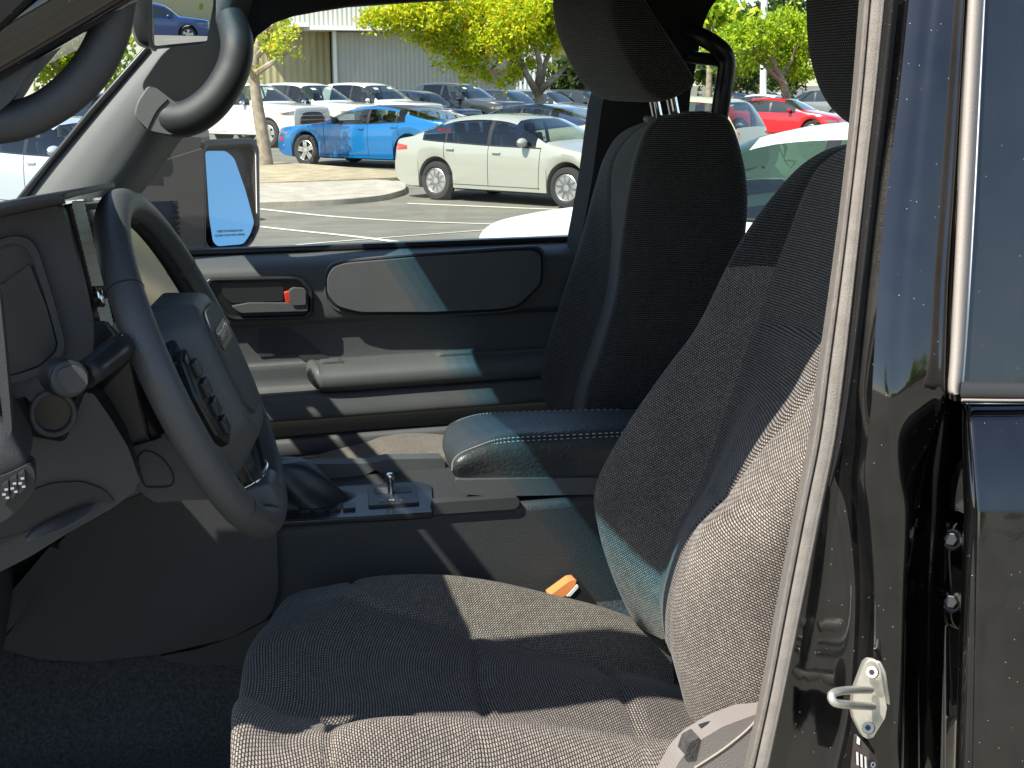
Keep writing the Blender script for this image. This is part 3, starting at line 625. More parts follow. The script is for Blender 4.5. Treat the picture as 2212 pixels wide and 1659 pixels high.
lid = [[(976, 1015, 1.72), (972, 1002, 1.72), (966, 985, 1.76), (966, 965, 1.82), (970, 950, 1.86)],
       [(988, 1038, 1.69), (973, 1006, 1.69), (957, 958, 1.78), (966, 922, 1.88), (974, 945, 1.91)],
       [(1005, 1044, 1.68), (994, 985, 1.675), (996, 938, 1.78), (1000, 905, 1.89), (1004, 925, 1.92)],
       [(1080, 1043, 1.675), (1084, 952, 1.68), (1080, 915, 1.78), (1060, 893, 1.89), (1062, 912, 1.92)],
       [(1200, 1040, 1.675), (1200, 945, 1.68), (1205, 910, 1.78), (1200, 888, 1.89), (1202, 908, 1.92)],
       [(1340, 1036, 1.675), (1340, 938, 1.68), (1345, 904, 1.78), (1350, 885, 1.89), (1350, 905, 1.92)],
       [(1500, 1030, 1.675), (1500, 930, 1.68), (1500, 898, 1.78), (1500, 879, 1.89), (1500, 900, 1.92)]]
ARM = grid('console_armrest', [[W(*p[:2], y=p[2]) for p in r] for r in lid], 30, 60, LA, SUV, ang=85)
g = ([], [])
for off in (-4, 4):
    st = cr([W(a, b + off, y=1.678) for a, b in [(976, 1012), (980, 998), (994, 984), (1030, 968), (1084, 952), (1200, 945), (1340, 938), (1420, 934)]], 150)
    for k in range(0, 148, 2): tube('', [st[k], st[k + 1]], .0009, None, addto=g, straight=True, n=5)
mesh('lid_stitching', *g, STI, ARM); g = ([], [])
st = cr([W(a, b, y=1.885) for a, b in [(966, 922), (1000, 904), (1060, 892), (1200, 887), (1350, 884)]], 90)
for k in range(0, 88, 2): tube('', [st[k], st[k + 1]], .0009, None, addto=g, straight=True, n=5)
mesh('lid_stitching', *g, STI, ARM)
plate('armrest_base', [px([(982, 1036), (986, 1056), (1006, 1068), (1060, 1073), (1300, 1068), (1400, 1064), (1400, 1030), (1000, 1036)], 1.668, 6)], PD, CS, .22, .008, direction=tuple(W(985, 962, y=1.89) - W(985, 1045, y=1.668)))

# ---- seats
def groove(u, c, w_, d): return -d * np.exp(-((u - c) / w_) ** 2)
cush = [ # each row: far outer, far crest, far valley, middle, near valley, near crest, near side, near bottom
 [(660, 1400, 1.60), (650, 1390, 1.57), (640, 1440, 1.49), (610, 1520, 1.38), (585, 1620, 1.27), (580, 1690, 1.20), (590, 1780, 1.15), (620, 1860, 1.14)],
 [(640, 1320, 1.60), (612, 1312, 1.57), (578, 1360, 1.49), (536, 1440, 1.38), (508, 1545, 1.27), (503, 1600, 1.20), (506, 1720, 1.15), (530, 1820, 1.14)],
 [(650, 1298, 1.60), (640, 1281, 1.57), (612, 1320, 1.49), (566, 1394, 1.38), (528, 1490, 1.27), (522, 1560, 1.20), (520, 1700, 1.15), (540, 1810, 1.14)],
 [(720, 1290, 1.60), (705, 1266, 1.57), (700, 1296, 1.49), (660, 1400, 1.38), (622, 1530, 1.27), (615, 1594, 1.20), (612, 1690, 1.15), (620, 1800, 1.14)],
 [(770, 1280, 1.60), (752, 1257, 1.57), (768, 1292, 1.49), (735, 1425, 1.38), (705, 1545, 1.27), (700, 1590, 1.20), (700, 1690, 1.15), (700, 1800, 1.14)],
 [(830, 1268, 1.60), (812, 1246, 1.57), (842, 1315, 1.49), (830, 1440, 1.38), (800, 1550, 1.27), (780, 1563, 1.20), (785, 1690, 1.15), (790, 1800, 1.14)],
 [(930, 1264, 1.60), (900, 1243, 1.57), (922, 1338, 1.49), (925, 1448, 1.38), (905, 1552, 1.27), (870, 1553, 1.20), (880, 1690, 1.15), (890, 1800, 1.14)],
 [(1000, 1268, 1.60), (985, 1248, 1.57), (1002, 1362, 1.49), (1015, 1455, 1.38), (1030, 1560, 1.27), (1000, 1555, 1.20), (1010, 1690, 1.15), (1020, 1800, 1.14)],
 [(1100, 1282, 1.60), (1080, 1263, 1.57), (1100, 1386, 1.49), (1120, 1462, 1.38), (1150, 1568, 1.27), (1130, 1566, 1.20), (1140, 1690, 1.15), (1150, 1800, 1.14)],
 [(1210, 1308, 1.60), (1190, 1288, 1.57), (1200, 1404, 1.49), (1220, 1468, 1.38), (1260, 1580, 1.27), (1250, 1578, 1.20), (1260, 1690, 1.15), (1270, 1800, 1.14)],
 [(1310, 1336, 1.60), (1290, 1312, 1.57), (1290, 1422, 1.49), (1325, 1478, 1.38), (1370, 1592, 1.27), (1370, 1594, 1.20), (1375, 1690, 1.15), (1380, 1800, 1.14)],
 [(1390, 1366, 1.60), (1370, 1340, 1.57), (1370, 1442, 1.49), (1425, 1490, 1.38), (1460, 1604, 1.27), (1470, 1604, 1.20), (1480, 1690, 1.15), (1490, 1800, 1.14)],
 [(1470, 1400, 1.60), (1450, 1375, 1.57), (1460, 1470, 1.49), (1520, 1520, 1.38), (1550, 1620, 1.27), (1540, 1620, 1.20), (1550, 1700, 1.15), (1560, 1800, 1.14)]]
def cdisp(u, v):
    d = np.zeros_like(u); ins = (u > .27) & (u < .60)
    d += groove(v, .60, .012, .010) * np.exp(-((u - .44) / .15) ** 4)
    d += groove(v, .845, .013, .010) * np.exp(-((u - .44) / .17) ** 4)
    d += groove(u, .285, .014, .007) * (v > .33) + groove(u, .60, .012, .006) * (v > .33)
    d += groove(v, .345, .010, .004) * (np.exp(-((u - .12) / .1) ** 4) + np.exp(-((u - .75) / .08) ** 4))
    d += .0035 * np.sin(u * 19 + 3 * v) * np.sin(v * 13) * ins
    return -d if CFLIP else d
CFLIP = False
def cm(u, v): return 1 if .285 < u < .60 else 0
CU = grid('driver_seat', [[W(*p[:2], y=p[2]) for p in r] for r in cush], 110, 130, [FW, FR], SUV, disp=cdisp, mfun=cm, ang=0)
back = [
 [(1880, 300, 1.60), (1850, 306, 1.57), (1850, 312, 1.50), (1890, 310, 1.38), (1930, 316, 1.27), (1955, 330, 1.21), (1975, 350, 1.16), (2100, 380, 1.15)],
 [(1810, 330, 1.60), (1775, 328, 1.56), (1800, 330, 1.50), (1850, 330, 1.38), (1910, 345, 1.27), (1940, 365, 1.21), (1965, 380, 1.16), (2100, 400, 1.15)],
 [(1740, 395, 1.60), (1700, 387, 1.56), (1745, 384, 1.49), (1815, 390, 1.38), (1885, 410, 1.27), (1920, 430, 1.20), (1950, 445, 1.15), (2090, 460, 1.15)],
 [(1640, 530, 1.60), (1600, 521, 1.555), (1690, 520, 1.49), (1790, 527, 1.38), (1862, 545, 1.27), (1890, 560, 1.20), (1920, 575, 1.15), (2060, 590, 1.15)],
 [(1550, 710, 1.60), (1510, 700, 1.55), (1628, 690, 1.49), (1725, 700, 1.38), (1800, 722, 1.27), (1835, 745, 1.20), (1865, 765, 1.15), (2010, 780, 1.15)],
 [(1475, 810, 1.60), (1440, 800, 1.55), (1588, 812, 1.49), (1670, 825, 1.38), (1738, 850, 1.27), (1785, 880, 1.20), (1825, 900, 1.15), (1980, 910, 1.15)],
 [(1395, 930, 1.60), (1358, 922, 1.55), (1550, 925, 1.49), (1600, 940, 1.38), (1640, 965, 1.27), (1690, 988, 1.20), (1750, 1010, 1.15), (1930, 1010, 1.15)],
 [(1330, 1055, 1.60), (1295, 1048, 1.55), (1505, 1045, 1.49), (1532, 1058, 1.38), (1556, 1078, 1.27), (1606, 1085, 1.20), (1700, 1125, 1.15), (1890, 1130, 1.15)],
 [(1330, 1150, 1.60), (1298, 1142, 1.55), (1455, 1140, 1.49), (1473, 1148, 1.38), (1488, 1158, 1.27), (1526, 1160, 1.20), (1660, 1205, 1.15), (1860, 1210, 1.15)],
 [(1350, 1248, 1.60), (1324, 1240, 1.55), (1420, 1254, 1.49), (1436, 1268, 1.38), (1450, 1282, 1.27), (1480, 1290, 1.20), (1640, 1335, 1.15), (1830, 1340, 1.15)],
 [(1385, 1335, 1.60), (1362, 1327, 1.55), (1425, 1335, 1.49), (1434, 1358, 1.38), (1443, 1385, 1.27), (1482, 1440, 1.20), (1625, 1480, 1.15), (1800, 1470, 1.15)],
 [(1405, 1370, 1.60), (1390, 1362, 1.55), (1434, 1384, 1.49), (1446, 1405, 1.38), (1457, 1432, 1.27), (1506, 1566, 1.20), (1640, 1528, 1.15), (1790, 1500, 1.15)]]
def bdisp(u, v):
    d = groove(u, .285, .012, .005) + groove(u, .575, .012, .006)
    d = d + groove(v, .365, .009, .008) * np.exp(-((u - .43) / .15) ** 6)
    d = d + groove(v, .63, .01, .005) * np.exp(-((u - .50) / .09) ** 4)
    return -d if BFLIP else d
BFLIP = True
def bmf(u, v): return 1 if .285 < u < .575 else (2 if v < .30 and u < .8 else 0)
BK = replanar(grid('backrest', [[W(*p[:2], y=p[2]) for p in r] for r in back], 120, 140, [FW, FR, FD], CU, disp=bdisp, mfun=bmf, ang=0))
tube('backrest_seam', [W(a, b, y=1.149) for a, b in [(1512, 1572), (1560, 1556), (1640, 1530), (1700, 1512)]], .004, PS, CU, n=8)
HR = replanar(pillow('headrest', [(1728, -60), (1727, 60), (1736, 130), (1755, 195), (1785, 245), (1825, 278), (1880, 292), (1960, 280), (2000, 200), (2010, 60), (1980, -90), (1850, -130), (1760, -110)], 1.53, 1.24, 1.54, FD, CU, inset=.22, smooth_n=80, nl=14))
for yy in (1.33, 1.45): tube('headrest_post', [W(1890, 200, y=yy), W(1900, 345, y=yy)], .007, CHR, CU, straight=True, n=12)
SH = plate('seat_shield', [px([(1438, 1700), (1470, 1640), (1500, 1606), (1560, 1570), (1640, 1540), (1760, 1500), (1760, 1700)], 1.13, 10)], SHP, CU, .03, .01)
tube('shield_seam', [W(a, b, y=1.1295) for a, b in [(1500, 1659), (1560, 1620), (1610, 1580), (1640, 1548)]], .0012, TAN, CU, n=6)
plate('recliner_gap', [px([(1478, 1640), (1490, 1604), (1512, 1592), (1500, 1640)], 1.128, 4)], plain('frayed_grey_felt', (.05, .048, .046), 1.0, bump=1.0, scale=400, mottle=.4, mscale=120), CU, .02, .006)
BKL = plate('seat_belt_buckle', [px([(1200, 1290), (1238, 1256), (1252, 1252), (1290, 1305), (1300, 1330), (1230, 1330)], 1.625, 6)], PS, SUV, .022, .004)
plate('buckle_button', [px([(1188, 1286), (1232, 1254), (1246, 1252), (1242, 1266), (1222, 1288), (1190, 1293)], 1.622, 4)], ORG, BKL, .02, .003)
plate('buckle_edge', [px([(1222, 1289), (1247, 1262), (1252, 1268), (1230, 1292)], 1.6215)], WHT, BKL, .018, .002)
plate('anchor_tab', [px([(1290, 1318), (1330, 1325), (1356, 1338), (1362, 1352), (1345, 1345), (1300, 1330)], 1.622, 4)], PG, BKL, .01, .003)
# passenger seat
prow = [
 [(1440, 252, 2.42), (1420, 254, 2.38), (1430, 250, 2.28), (1445, 246, 2.12), (1470, 242, 2.05), (1520, 240, 2.0), (1540, 250, 2.04)],
 [(1390, 290, 2.44), (1345, 285, 2.40), (1366, 288, 2.28), (1396, 276, 2.12), (1424, 262, 2.04), (1560, 256, 2.0), (1572, 262, 2.08)],
 [(1360, 340, 2.45), (1308, 336, 2.41), (1324, 345, 2.30), (1368, 335, 2.13), (1397, 325, 2.04), (1585, 325, 2.0), (1592, 330, 2.10)],
 [(1340, 420, 2.45), (1282, 415, 2.41), (1316, 425, 2.30), (1352, 425, 2.13), (1380, 415, 2.04), (1597, 415, 2.0), (1603, 420, 2.10)],
 [(1310, 530, 2.45), (1252, 525, 2.41), (1316, 530, 2.30), (1340, 530, 2.13), (1364, 525, 2.04), (1590, 520, 2.0), (1597, 525, 2.10)],
 [(1270, 645, 2.45), (1215, 640, 2.41), (1302, 645, 2.30), (1326, 645, 2.13), (1350, 640, 2.04), (1570, 640, 2.0), (1580, 645, 2.10)],
 [(1240, 745, 2.45), (1183, 740, 2.41), (1265, 760, 2.30), (1290, 765, 2.13), (1315, 765, 2.04), (1530, 765, 2.0), (1545, 770, 2.10)],
 [(1220, 825, 2.45), (1168, 818, 2.41), (1240, 840, 2.30), (1264, 840, 2.13), (1288, 840, 2.04), (1500, 850, 2.0), (1520, 855, 2.10)],
 [(1235, 900, 2.45), (1184, 892, 2.41), (1232, 908, 2.30), (1256, 910, 2.13), (1278, 912, 2.04), (1490, 930, 2.0), (1510, 935, 2.10)]]
def pdisp(u, v): return -(groove(u, .335, .012, .006) + groove(u, .66, .010, .004) + groove(v, .66, .008, .006) * np.exp(-((u - .80) / .14) ** 4))
PSC = pillow('passenger_seat', [(600, 1080), (640, 1010), (700, 982), (780, 962), (830, 946), (900, 939), (1000, 945), (1150, 962), (1300, 962), (1300, 1080)], 2.34, 1.97, 2.38, FW, SUV, inset=.12, smooth_n=60)
replanar(grid('backrest', [[W(*p[:2], y=p[2]) for p in r] for r in prow], 90, 100, [FD, FD], PSC, disp=pdisp, ang=0))
ph = [(1196, -90), (1196, 10), (1206, 70), (1230, 128), (1262, 184), (1300, 216), (1338, 212), (1374, 186), (1368, 166), (1330, 106), (1288, 45), (1255, -12), (1215, -90)]
replanar(pillow('headrest', ph, 2.31, 2.03, 2.34, FD, PSC, inset=.14, smooth_n=90, nl=14))
for a, yy in ((1414, 2.16), (1452, 2.07)): tube('headrest_post', [W(a - 6, 190, y=yy), W(a + 8, 262, y=yy)], .0092, CHR, PSC, straight=True, n=16)
plate('post_button', [px([(1398, 256), (1404, 250), (1416, 252), (1420, 262), (1402, 266)], 2.05, 3)], PG, PSC, .02, .003)

# ---- mirrors
RVM = plate('rear_view_mirror', [px([(322, -60), (467, -60), (466, 74), (456, 94), (330, 106), (321, 98)], 1.80, 10)], PS, SUV, .03, .006)
nR = np.array([.14, -1, -.032]); cR = W(395, 40, y=1.795)
plate('mirror_glass', [[CAM + (W(a, b, y=1.0) - CAM) * (((cR - CAM) @ nR) / ((W(a, b, y=1.0) - CAM) @ nR)) for a, b in rnd([(328, -52), (461, -52), (460, 70), (450, 88), (336, 99), (329, 92)], 8)]], MIR, RVM, .0005, 0)
pillow('mirror_housing', [(282, -60), (284, 20), (288, 60), (300, 92), (326, 102), (345, 95), (345, -60)], 1.80, 1.80, 1.90, PS, RVM, inset=.15, smooth_n=30)
ym = lambda py: 2.84 + (430 - py) * .00025
def pm(pts, dy=0, r=0): return [W(p[0], p[1], y=ym(p[1]) + dy) for p in (rnd(pts, r) if r else pts)]
nM = np.array([.59, -.72, .37]); cM = W(497, 428, y=2.90)
def pmir(pts, r): 
    o = []
    for a, b in rnd(pts, r):
        d_ = W(a, b, y=1.0) - CAM; t = (cM - CAM) @ nM / (d_ @ nM); o.append(CAM + d_ * t)
    return o
SMR = plate('door_mirror', [pmir([(438, 300), (546, 296), (562, 318), (564, 492), (548, 525), (526, 541), (450, 544), (438, 530)], 10), pmir([(446, 318), (542, 312), (553, 326), (556, 490), (541, 520), (522, 532), (458, 536), (447, 522)], 8)], PS, SUV, .02, .005, direction=tuple(-nM))
plate('mirror_shell', [pmir([(440, 302), (545, 299), (560, 320), (562, 492), (546, 524), (525, 539), (452, 542), (440, 528)], 10)], PS, SMR, .09, .012, direction=(-.5, .8, -.1)).location = tuple(-nM * .022)
for q_ in SMR.children:
    if 'glass' not in q_.name and 'shell' not in q_.name: q_.location = tuple(-nM * .012)
plate('mirror_glass', [pmir([(443, 326), (488, 326), (506, 342), (530, 410), (549, 480), (541, 505), (526, 527), (470, 532), (460, 522), (452, 470)], 8)], MIRB, SMR, .002, 0, direction=tuple(-nM))
plate('mirror_arm', [px([(296, 420), (345, 350), (440, 320), (442, 540), (400, 545), (300, 480)], 2.80, 8)], PLD, SMR, .08, .012)
plate('arm_cover', [px([(350, 345), (372, 306), (392, 294), (436, 296), (434, 310), (430, 334)], 2.83, 6)], PLD, SMR, .10, .006)
for k, s in enumerate(('OBJECTS IN MIRROR ARE', 'CLOSER THAN THEY APPEAR')):
    p, p2, p3 = pmir([(497, 499 + 9 * k), (520, 498 + 9 * k), (497, 480 + 9 * k)], 0)[::5]; text('mirror_text', s, .0066, frame(p + nM * .0012, p2 - p, p3 - p), GRY, SMR, .0001)

# ---- near B pillar and rear door
PY = [-60, 0, 200, 400, 600, 800, 950, 1100, 1300, 1500, 1659, 1720]
WL = [1868, 1862, 1846, 1825, 1800, 1772, 1752, 1722, 1684, 1647, 1612, 1598]
WR = [1920, 1915, 1895, 1872, 1850, 1828, 1808, 1778, 1738, 1697, 1663, 1650]
def ypil(p): return 1.0 - .07 * min(1, max(0, (p + 60) / 910))
rows = []
for p, a, b in zip(PY, WL, WR):
    y0 = ypil(p) + .05; q = lambda t, d: W(a + (b - a) * t, p, y=y0 - d)
    rows.append([q(-.12, -.05), q(0, -.015), q(.1, .010), q(.25, .013), q(.32, .012), q(.36, .006), q(.40, .013), q(.6, .016), q(.8, .017), q(.95, .0145), q(1.0, -.012)])
WSP = grid('door_seal', rows, 44, 90, RUB, SUV, ang=60)
B = [ # rows: py, [px at: seal edge, trim edge, mid face, ridge, gap edge, gap floor], depth offsets
 (-60, (1918, 1950, 1972, 2018, 2090, 2112)), (0, (1912, 1945, 1965, 2012, 2085, 2106)), (200, (1892, 1924, 1944, 1990, 2074, 2092)), (400, (1870, 1899, 1920, 1970, 2062, 2080)),
 (600, (1848, 1877, 1900, 1950, 2049, 2068)), (800, (1826, 1858, 1888, 1936, 2042, 2064)), (880, (1816, 1850, 1884, 1928, 2040, 2062)), (960, (1806, 1838, 1876, 1934, 2012, 2056)), (1030, (1790, 1822, 1872, 1944, 1995, 2050)),
 (1110, (1776, 1832, 1882, 1958, 1988, 2048)), (1270, (1744, 1843, 1892, 1952, 1966, 2044)), (1450, (1706, 1834, 1888, 1948, 1962, 2042)), (1560, (1684, 1822, 1872, 1944, 1960, 2042)), (1659, (1660, 1800, 1852, 1940, 1960, 2042)), (1730, (1645, 1785, 1838, 1936, 1960, 2042))]
rows = []
for p, xs in B:
    y = ypil(p); up = min(1, max(0, (1000 - p) / 150)); dn = 1 - up
    off = (.045, .022 + .015 * dn, .004 + .004 * dn, -.004, -.009 + .04 * dn, .04 + .02 * dn)
    r = [W(a, p, y=y + o) for a, o in zip(xs, off)]
    e = lambda i, j, t, bulge: r[i] * (1 - t) + r[j] * t + np.array([0, bulge, 0])
    rows.append([r[0], e(0, 1, .5, .004), r[1], e(1, 2, .35, -.004), e(1, 2, .8, -.003), r[2], e(2, 3, .5, -.001), r[3], e(3, 4, .25, -.003), e(3, 4, .75, -.003), r[4], e(4, 5, .5, .012), r[5], W(xs[5] + 70, p, y=y + .12)])
BP = grid('door_pillar', rows, 105, 120, BLK, SUV, ang=50)
rows = [[W(a, p, y=ypil(p) + .012), W((a + b) / 2, p, y=ypil(p) + .002), W(b, p, y=ypil(p) + .006)] for p, a, b in zip([-60, 0, 200, 400, 600, 800, 950, 1050], [1917, 1913, 1893, 1871, 1850, 1828, 1808, 1790], [1946, 1941, 1920, 1896, 1873, 1848, 1824, 1796])]
grid('pillar_trim', rows, 10, 50, RUBD, BP)
# striker
PSK = .924
sk = [(1872, 1432), (1882, 1424), (1898, 1426), (1908, 1446), (1922, 1530), (1918, 1552), (1892, 1594), (1880, 1599), (1868, 1592), (1848, 1552), (1844, 1530), (1850, 1490)]
STR = plate('door_striker', [px([(a + 7, b + 4, PSK + .004 + (1922 - a) * .0002) for a, b in sk], 0)], ZIN, SUV, .008, .002)
plate('striker_plate', [px([(a - 4, b, PSK - .006 + (1922 - a) * .0003) for a, b in sk], 0)], ZIN, STR, .006, .0015)
tube('striker_loop', [W(1880, 1490, y=PSK - .004), W(1850, 1490, y=PSK - .020), W(1815, 1493, y=PSK - .036), W(1798, 1499, y=PSK - .042), W(1797, 1510, y=PSK - .045), W(1806, 1519, y=PSK - .045), W(1830, 1522, y=PSK - .038), W(1855, 1524, y=PSK - .026), W(1885, 1526, y=PSK - .008)], .0036, ZIN, STR, n=14, ns=60)
for a, b in ((1884, 1452), (1876, 1572)):
    g = ([], []); tube('', [W(a, b, y=PSK - .002), W(a - 1, b, y=PSK - .0105)], [.0060, .0052], None, addto=g, straight=True, n=18)
    s = mesh('striker_screw', *g, SCW, STR); g = ([], []); tube('', [W(a - 1, b, y=PSK - .0106), W(a - 1, b, y=PSK - .0108)], .0026, None, addto=g, straight=True, n=6); mesh('screw_socket', *g, GRB, s)
# sticker low on the pillar
STK2 = plate('foil_label', [px([(1846, 1588, .925), (1852, 1588, .925), (1896, 1640, .925), (1893, 1700, .925), (1834, 1700, .928)], .925)], plain('brown_foil_label', (.09, .07, .065), .18, .3, .8), SUV, .001, 0)
for k in range(3):
    a = 1850 + k * 9; plate('label_mark', [px([(a, 1624 + 5 * k), (a + 4, 1626 + 5 * k), (a + 5, 1654 + 5 * k), (a + 1, 1652 + 5 * k)], .9235)], WHT, STK2, .0005, 0)
plate('label_mark', [px([(1852, 1590), (1858, 1596), (1857, 1610), (1851, 1606)], .9235)], WHT, STK2, .0005, 0)
tube('label_ring', [W(1886 + 4 * math.cos(t), 1652 + 5 * math.sin(t), y=.9235) for t in np.linspace(0, 6.28, 14, endpoint=False)], .0006, WHT, STK2, closed=True, n=5)
# hinge bolts in the shut gap
HNG = pillow('door_hinge', [(2040, 1130), (2062, 1110), (2090, 1112), (2100, 1180), (2080, 1215), (2050, 1220), (2046, 1250), (2056, 1280), (2096, 1310), (2100, 1345), (2060, 1355), (2036, 1330), (2034, 1260), (2030, 1180)], 1.0, .985, 1.04, BLK, SUV, inset=.08, smooth_n=60)
for b in (1165, 1300):
    HBM = HBM if b > 1200 else plain('hinge_black', (.012, .012, .012), .38)
    g = ([], []); tube('', [W(2058, b, y=1.0), W(2056, b, y=.985)], [.0115, .0108], None, addto=g, straight=True, n=28); s = mesh('hinge_bolt', *g, HBM, HNG); bev(s, .002, 3)
    g = ([], []); tube('', [W(2056, b, y=.986), W(2053, b, y=.974)], [.0078, .0068], None, addto=g, straight=True, n=6); bev(mesh('bolt_head', *g, HBM, s, smooth=False), .0012, 2)
# rear door: outer skin, edge, glass, seals
yr = [(868, .935, .925), (880, .92, .908), (940, .905, .893), (1020, .893, .879), (1100, .885, .868), (1112, .884, .8665), (1200, .878, .861), (1300, .872, .856), (1500, .864, .848), (1740, .856, .840)]
rows = []
for p, ya, yb in yr:
    x0 = np.interp(p, [868, 1104, 1349, 1740], [2076, 2083, 2074, 2062]); x1 = np.interp(p, [868, 1104, 1659, 1740], [2096, 2113, 2104, 2102])
    rows.append([W(x0 + 14, p, y=ya + .12), W(x0, p, y=ya + .06), W(x0 - 1, p, y=ya + .02), W(x0 + 4, p, y=ya + .004), W((x0 + x1) / 2, p, y=ya - .006), W(x1 - 4, p, y=yb + .006), W(x1 + 3, p, y=yb), W(2170, p, y=yb - .002), W(2260, p, y=yb - .006), W(2500, p, y=yb - .012)])
RD = grid('near_rear_door', rows, 60, 80, BLK, SUV, ang=50)
gy = lambda p: .985 - .075 * (p + 60) / 910
rows = [[W(a, p, y=gy(p) + .03), W(a + 1, p, y=gy(p) - .002), W(a + 6, p, y=gy(p) - .010), W(a + .55 * w_, p, y=gy(p) - .013), W(a + .85 * w_, p, y=gy(p) - .010), W(a + w_ - 1, p, y=gy(p) - .004), W(a + w_, p, y=gy(p) + .01)] for p, a, w_ in [(-60, 2094, 36), (0, 2090, 35), (200, 2080, 34), (400, 2070, 34), (600, 2060, 34), (760, 2052, 33), (838, 2047, 31), (852, 2052, 24)]]
grid('glass_seal', rows, 30, 60, TAN, RD, ang=50)
rows = [[W(a - 10, p, y=gy(p) + .02), W(a + 2, p, y=gy(p) + .012), W(a + 8, p, y=gy(p) + .014)] for p, a in [(-60, 2084), (0, 2080), (200, 2068), (400, 2059), (600, 2050), (760, 2042), (850, 2036)]]
grid('frame_trim', rows, 8, 30, RUBD, RD)
plate('rear_glass', [[W(a, p, y=gy(p) + .002) for a, p in [(2118, -80), (2108, 200), (2088, 600), (2072, 850)]] + [np.array([1.60, gy(850) + .002, W(2072, 850, y=gy(850))[2]]), np.array([1.50, gy(-80) + .002, W(2118, -80, y=gy(-80))[2]])]], GLD, RD, .004, 0)
tube('glass_edge', [W(a, p, y=gy(p) - .004) for a, p in [(2128, -60), (2118, 150), (2103, 450), (2088, 700), (2078, 840)]], .0012, WHT, RD, n=6)
rows = [[W(2082, 824, y=.902), W(2200, 826, y=.90), W(2350, 826, y=.898), W(2500, 826, y=.895)], [W(2076, 832, y=.895), W(2200, 833, y=.893), W(2350, 833, y=.89), W(2500, 833, y=.888)], [W(2075, 856, y=.893), W(2200, 858, y=.891), W(2350, 858, y=.888), W(2500, 858, y=.886)], [W(2080, 870, y=.90), W(2200, 872, y=.90), W(2350, 872, y=.895), W(2500, 872, y=.893)]]
grid('belt_trim', rows, 12, 18, plain('belt_rubber', (.035, .035, .035), .45, bump=.2, scale=500), RD)
tube('belt_highlight', [W(2078, 864, y=.892), W(2200, 865, y=.89), W(2500, 865, y=.885)], .0012, TAN, RD, n=6)
# lower rear latch cover in the gap
LT = plate('latch_boot', [px([(2010, 1700), (2012, 1560), (2020, 1540), (2060, 1522), (2090, 1520), (2090, 1700)], 1.0, 8)], PL, SUV, .04, .008)
for k in range(5): plate('boot_rib', [px([(1996, 1592 + k * 20), (2014, 1596 + k * 20), (2014, 1606 + k * 20), (1996, 1601 + k * 20)], .995, 4)], PL, LT, .03, .003)
plate('boot_lining', [px([(2040, 1700), (2042, 1600), (2052, 1572), (2074, 1552), (2074, 1700)], .992, 8)], TAN, LT, .006, .002)
pillow('drain_plug', [(1964, 1700), (1966, 1600), (1976, 1548), (1986, 1546), (1990, 1600), (1988, 1700)], 1.02, 1.0, 1.03, PL, SUV, inset=.2, smooth_n=24)
# yellow card hanging behind the mirror

ext = [r[-1] for r in [[W(2500, p, y=yb - .012)] for p, ya, yb in yr]]
grid('door_skin', [[q, q + np.array([.3, 0, 0]), np.array([1.62, q[1], q[2]])] for q in ext], 6, 40, BLK, RD)
ext = [W(2500, 826, y=.895), W(2500, 833, y=.888), W(2500, 858, y=.886), W(2500, 872, y=.893)]
grid('belt_trim', [[q, q + np.array([.3, 0, 0]), np.array([1.62, q[1], q[2]])] for q in ext], 6, 12, PS, RD)
# ---- the rest of the body behind the rear door, and the rear bench
plate('quarter_panel', [[(1.63, .87, .75), (2.75, .90, .85), (2.75, .92, 1.70), (1.63, .89, 1.70)]], BLK, SUV, .06, .012)
plate('quarter_pillar', [[(1.64, .90, 1.705), (2.74, .93, 1.705), (2.60, 1.05, 2.15), (1.54, .99, 2.15)]], BLK, SUV, .04, .01)
plate('quarter_panel', [[(2.12, 2.62, .75), (2.75, 2.62, .85), (2.75, 2.60, 1.64), (2.12, 2.60, 1.64)]], BLK, SUV, .06, .012)
BEN = grid('rear_bench', [[(x, y, z + .012 * math.sin(3 * y)) for y in np.linspace(1.12, 2.44, 9)] for x, z in [(1.45, 1.05), (1.44, 1.22), (1.48, 1.29), (1.62, 1.29), (1.80, 1.25), (1.90, 1.24)]], 40, 30, FD, SUV)
grid('backrest', [[(x + .012 * math.cos(9 * y), y, z) for y in np.linspace(1.12, 2.44, 9)] for x, z in [(1.86, 1.22), (1.88, 1.40), (1.95, 1.60), (2.00, 1.78), (2.04, 1.80), (2.10, 1.75), (2.10, 1.2)]], 40, 30, FD, BEN)
# ================================================================== GROUND
def Gx(x, y):
    t = min(1, max(0, (x + 4.5) / 3.0)); return _G0(x, y) * t * t * (3 - 2 * t)
_G0 = G; G = Gx
ys = [-400, -150, -60, -20, -5] + list(np.arange(0, 30, .25)) + [35, 50, 90, 200, 900]
xs = [-700, -200, -60, -20, -8] + list(np.arange(-5, 0.1, .25)) + [5, 12, 30, 80, 200, 700]
vs = [(x, y, G(x, y)) for y in ys for x in xs]; nx = len(xs)
fs = [(j * nx + i, j * nx + i + 1, (j + 1) * nx + i + 1, (j + 1) * nx + i) for j in range(len(ys) - 1) for i in range(nx - 1)]
tag(mesh('ground', vs, fs, ASP, ang=0), kind='structure')
def stripe(a, b, w_, name='parking_line'):
    A, B_ = WG(*a), WG(*b); d = B_ - A; d[2] = 0; n = np.array([-d[1], d[0], 0]); n /= np.linalg.norm(n); v = []; f = []
    for k in range(25):
        p_ = A + (B_ - A) * k / 24
        for s in (-1, 1): q = p_ + n * s * w_ / 2; v.append((q[0], q[1], G(q[0], q[1]) + .007))
    f = [(2 * k, 2 * k + 1, 2 * k + 3, 2 * k + 2) for k in range(24)]
    return tag(mesh(name, v, f, LINE, smooth=False), kind='structure')
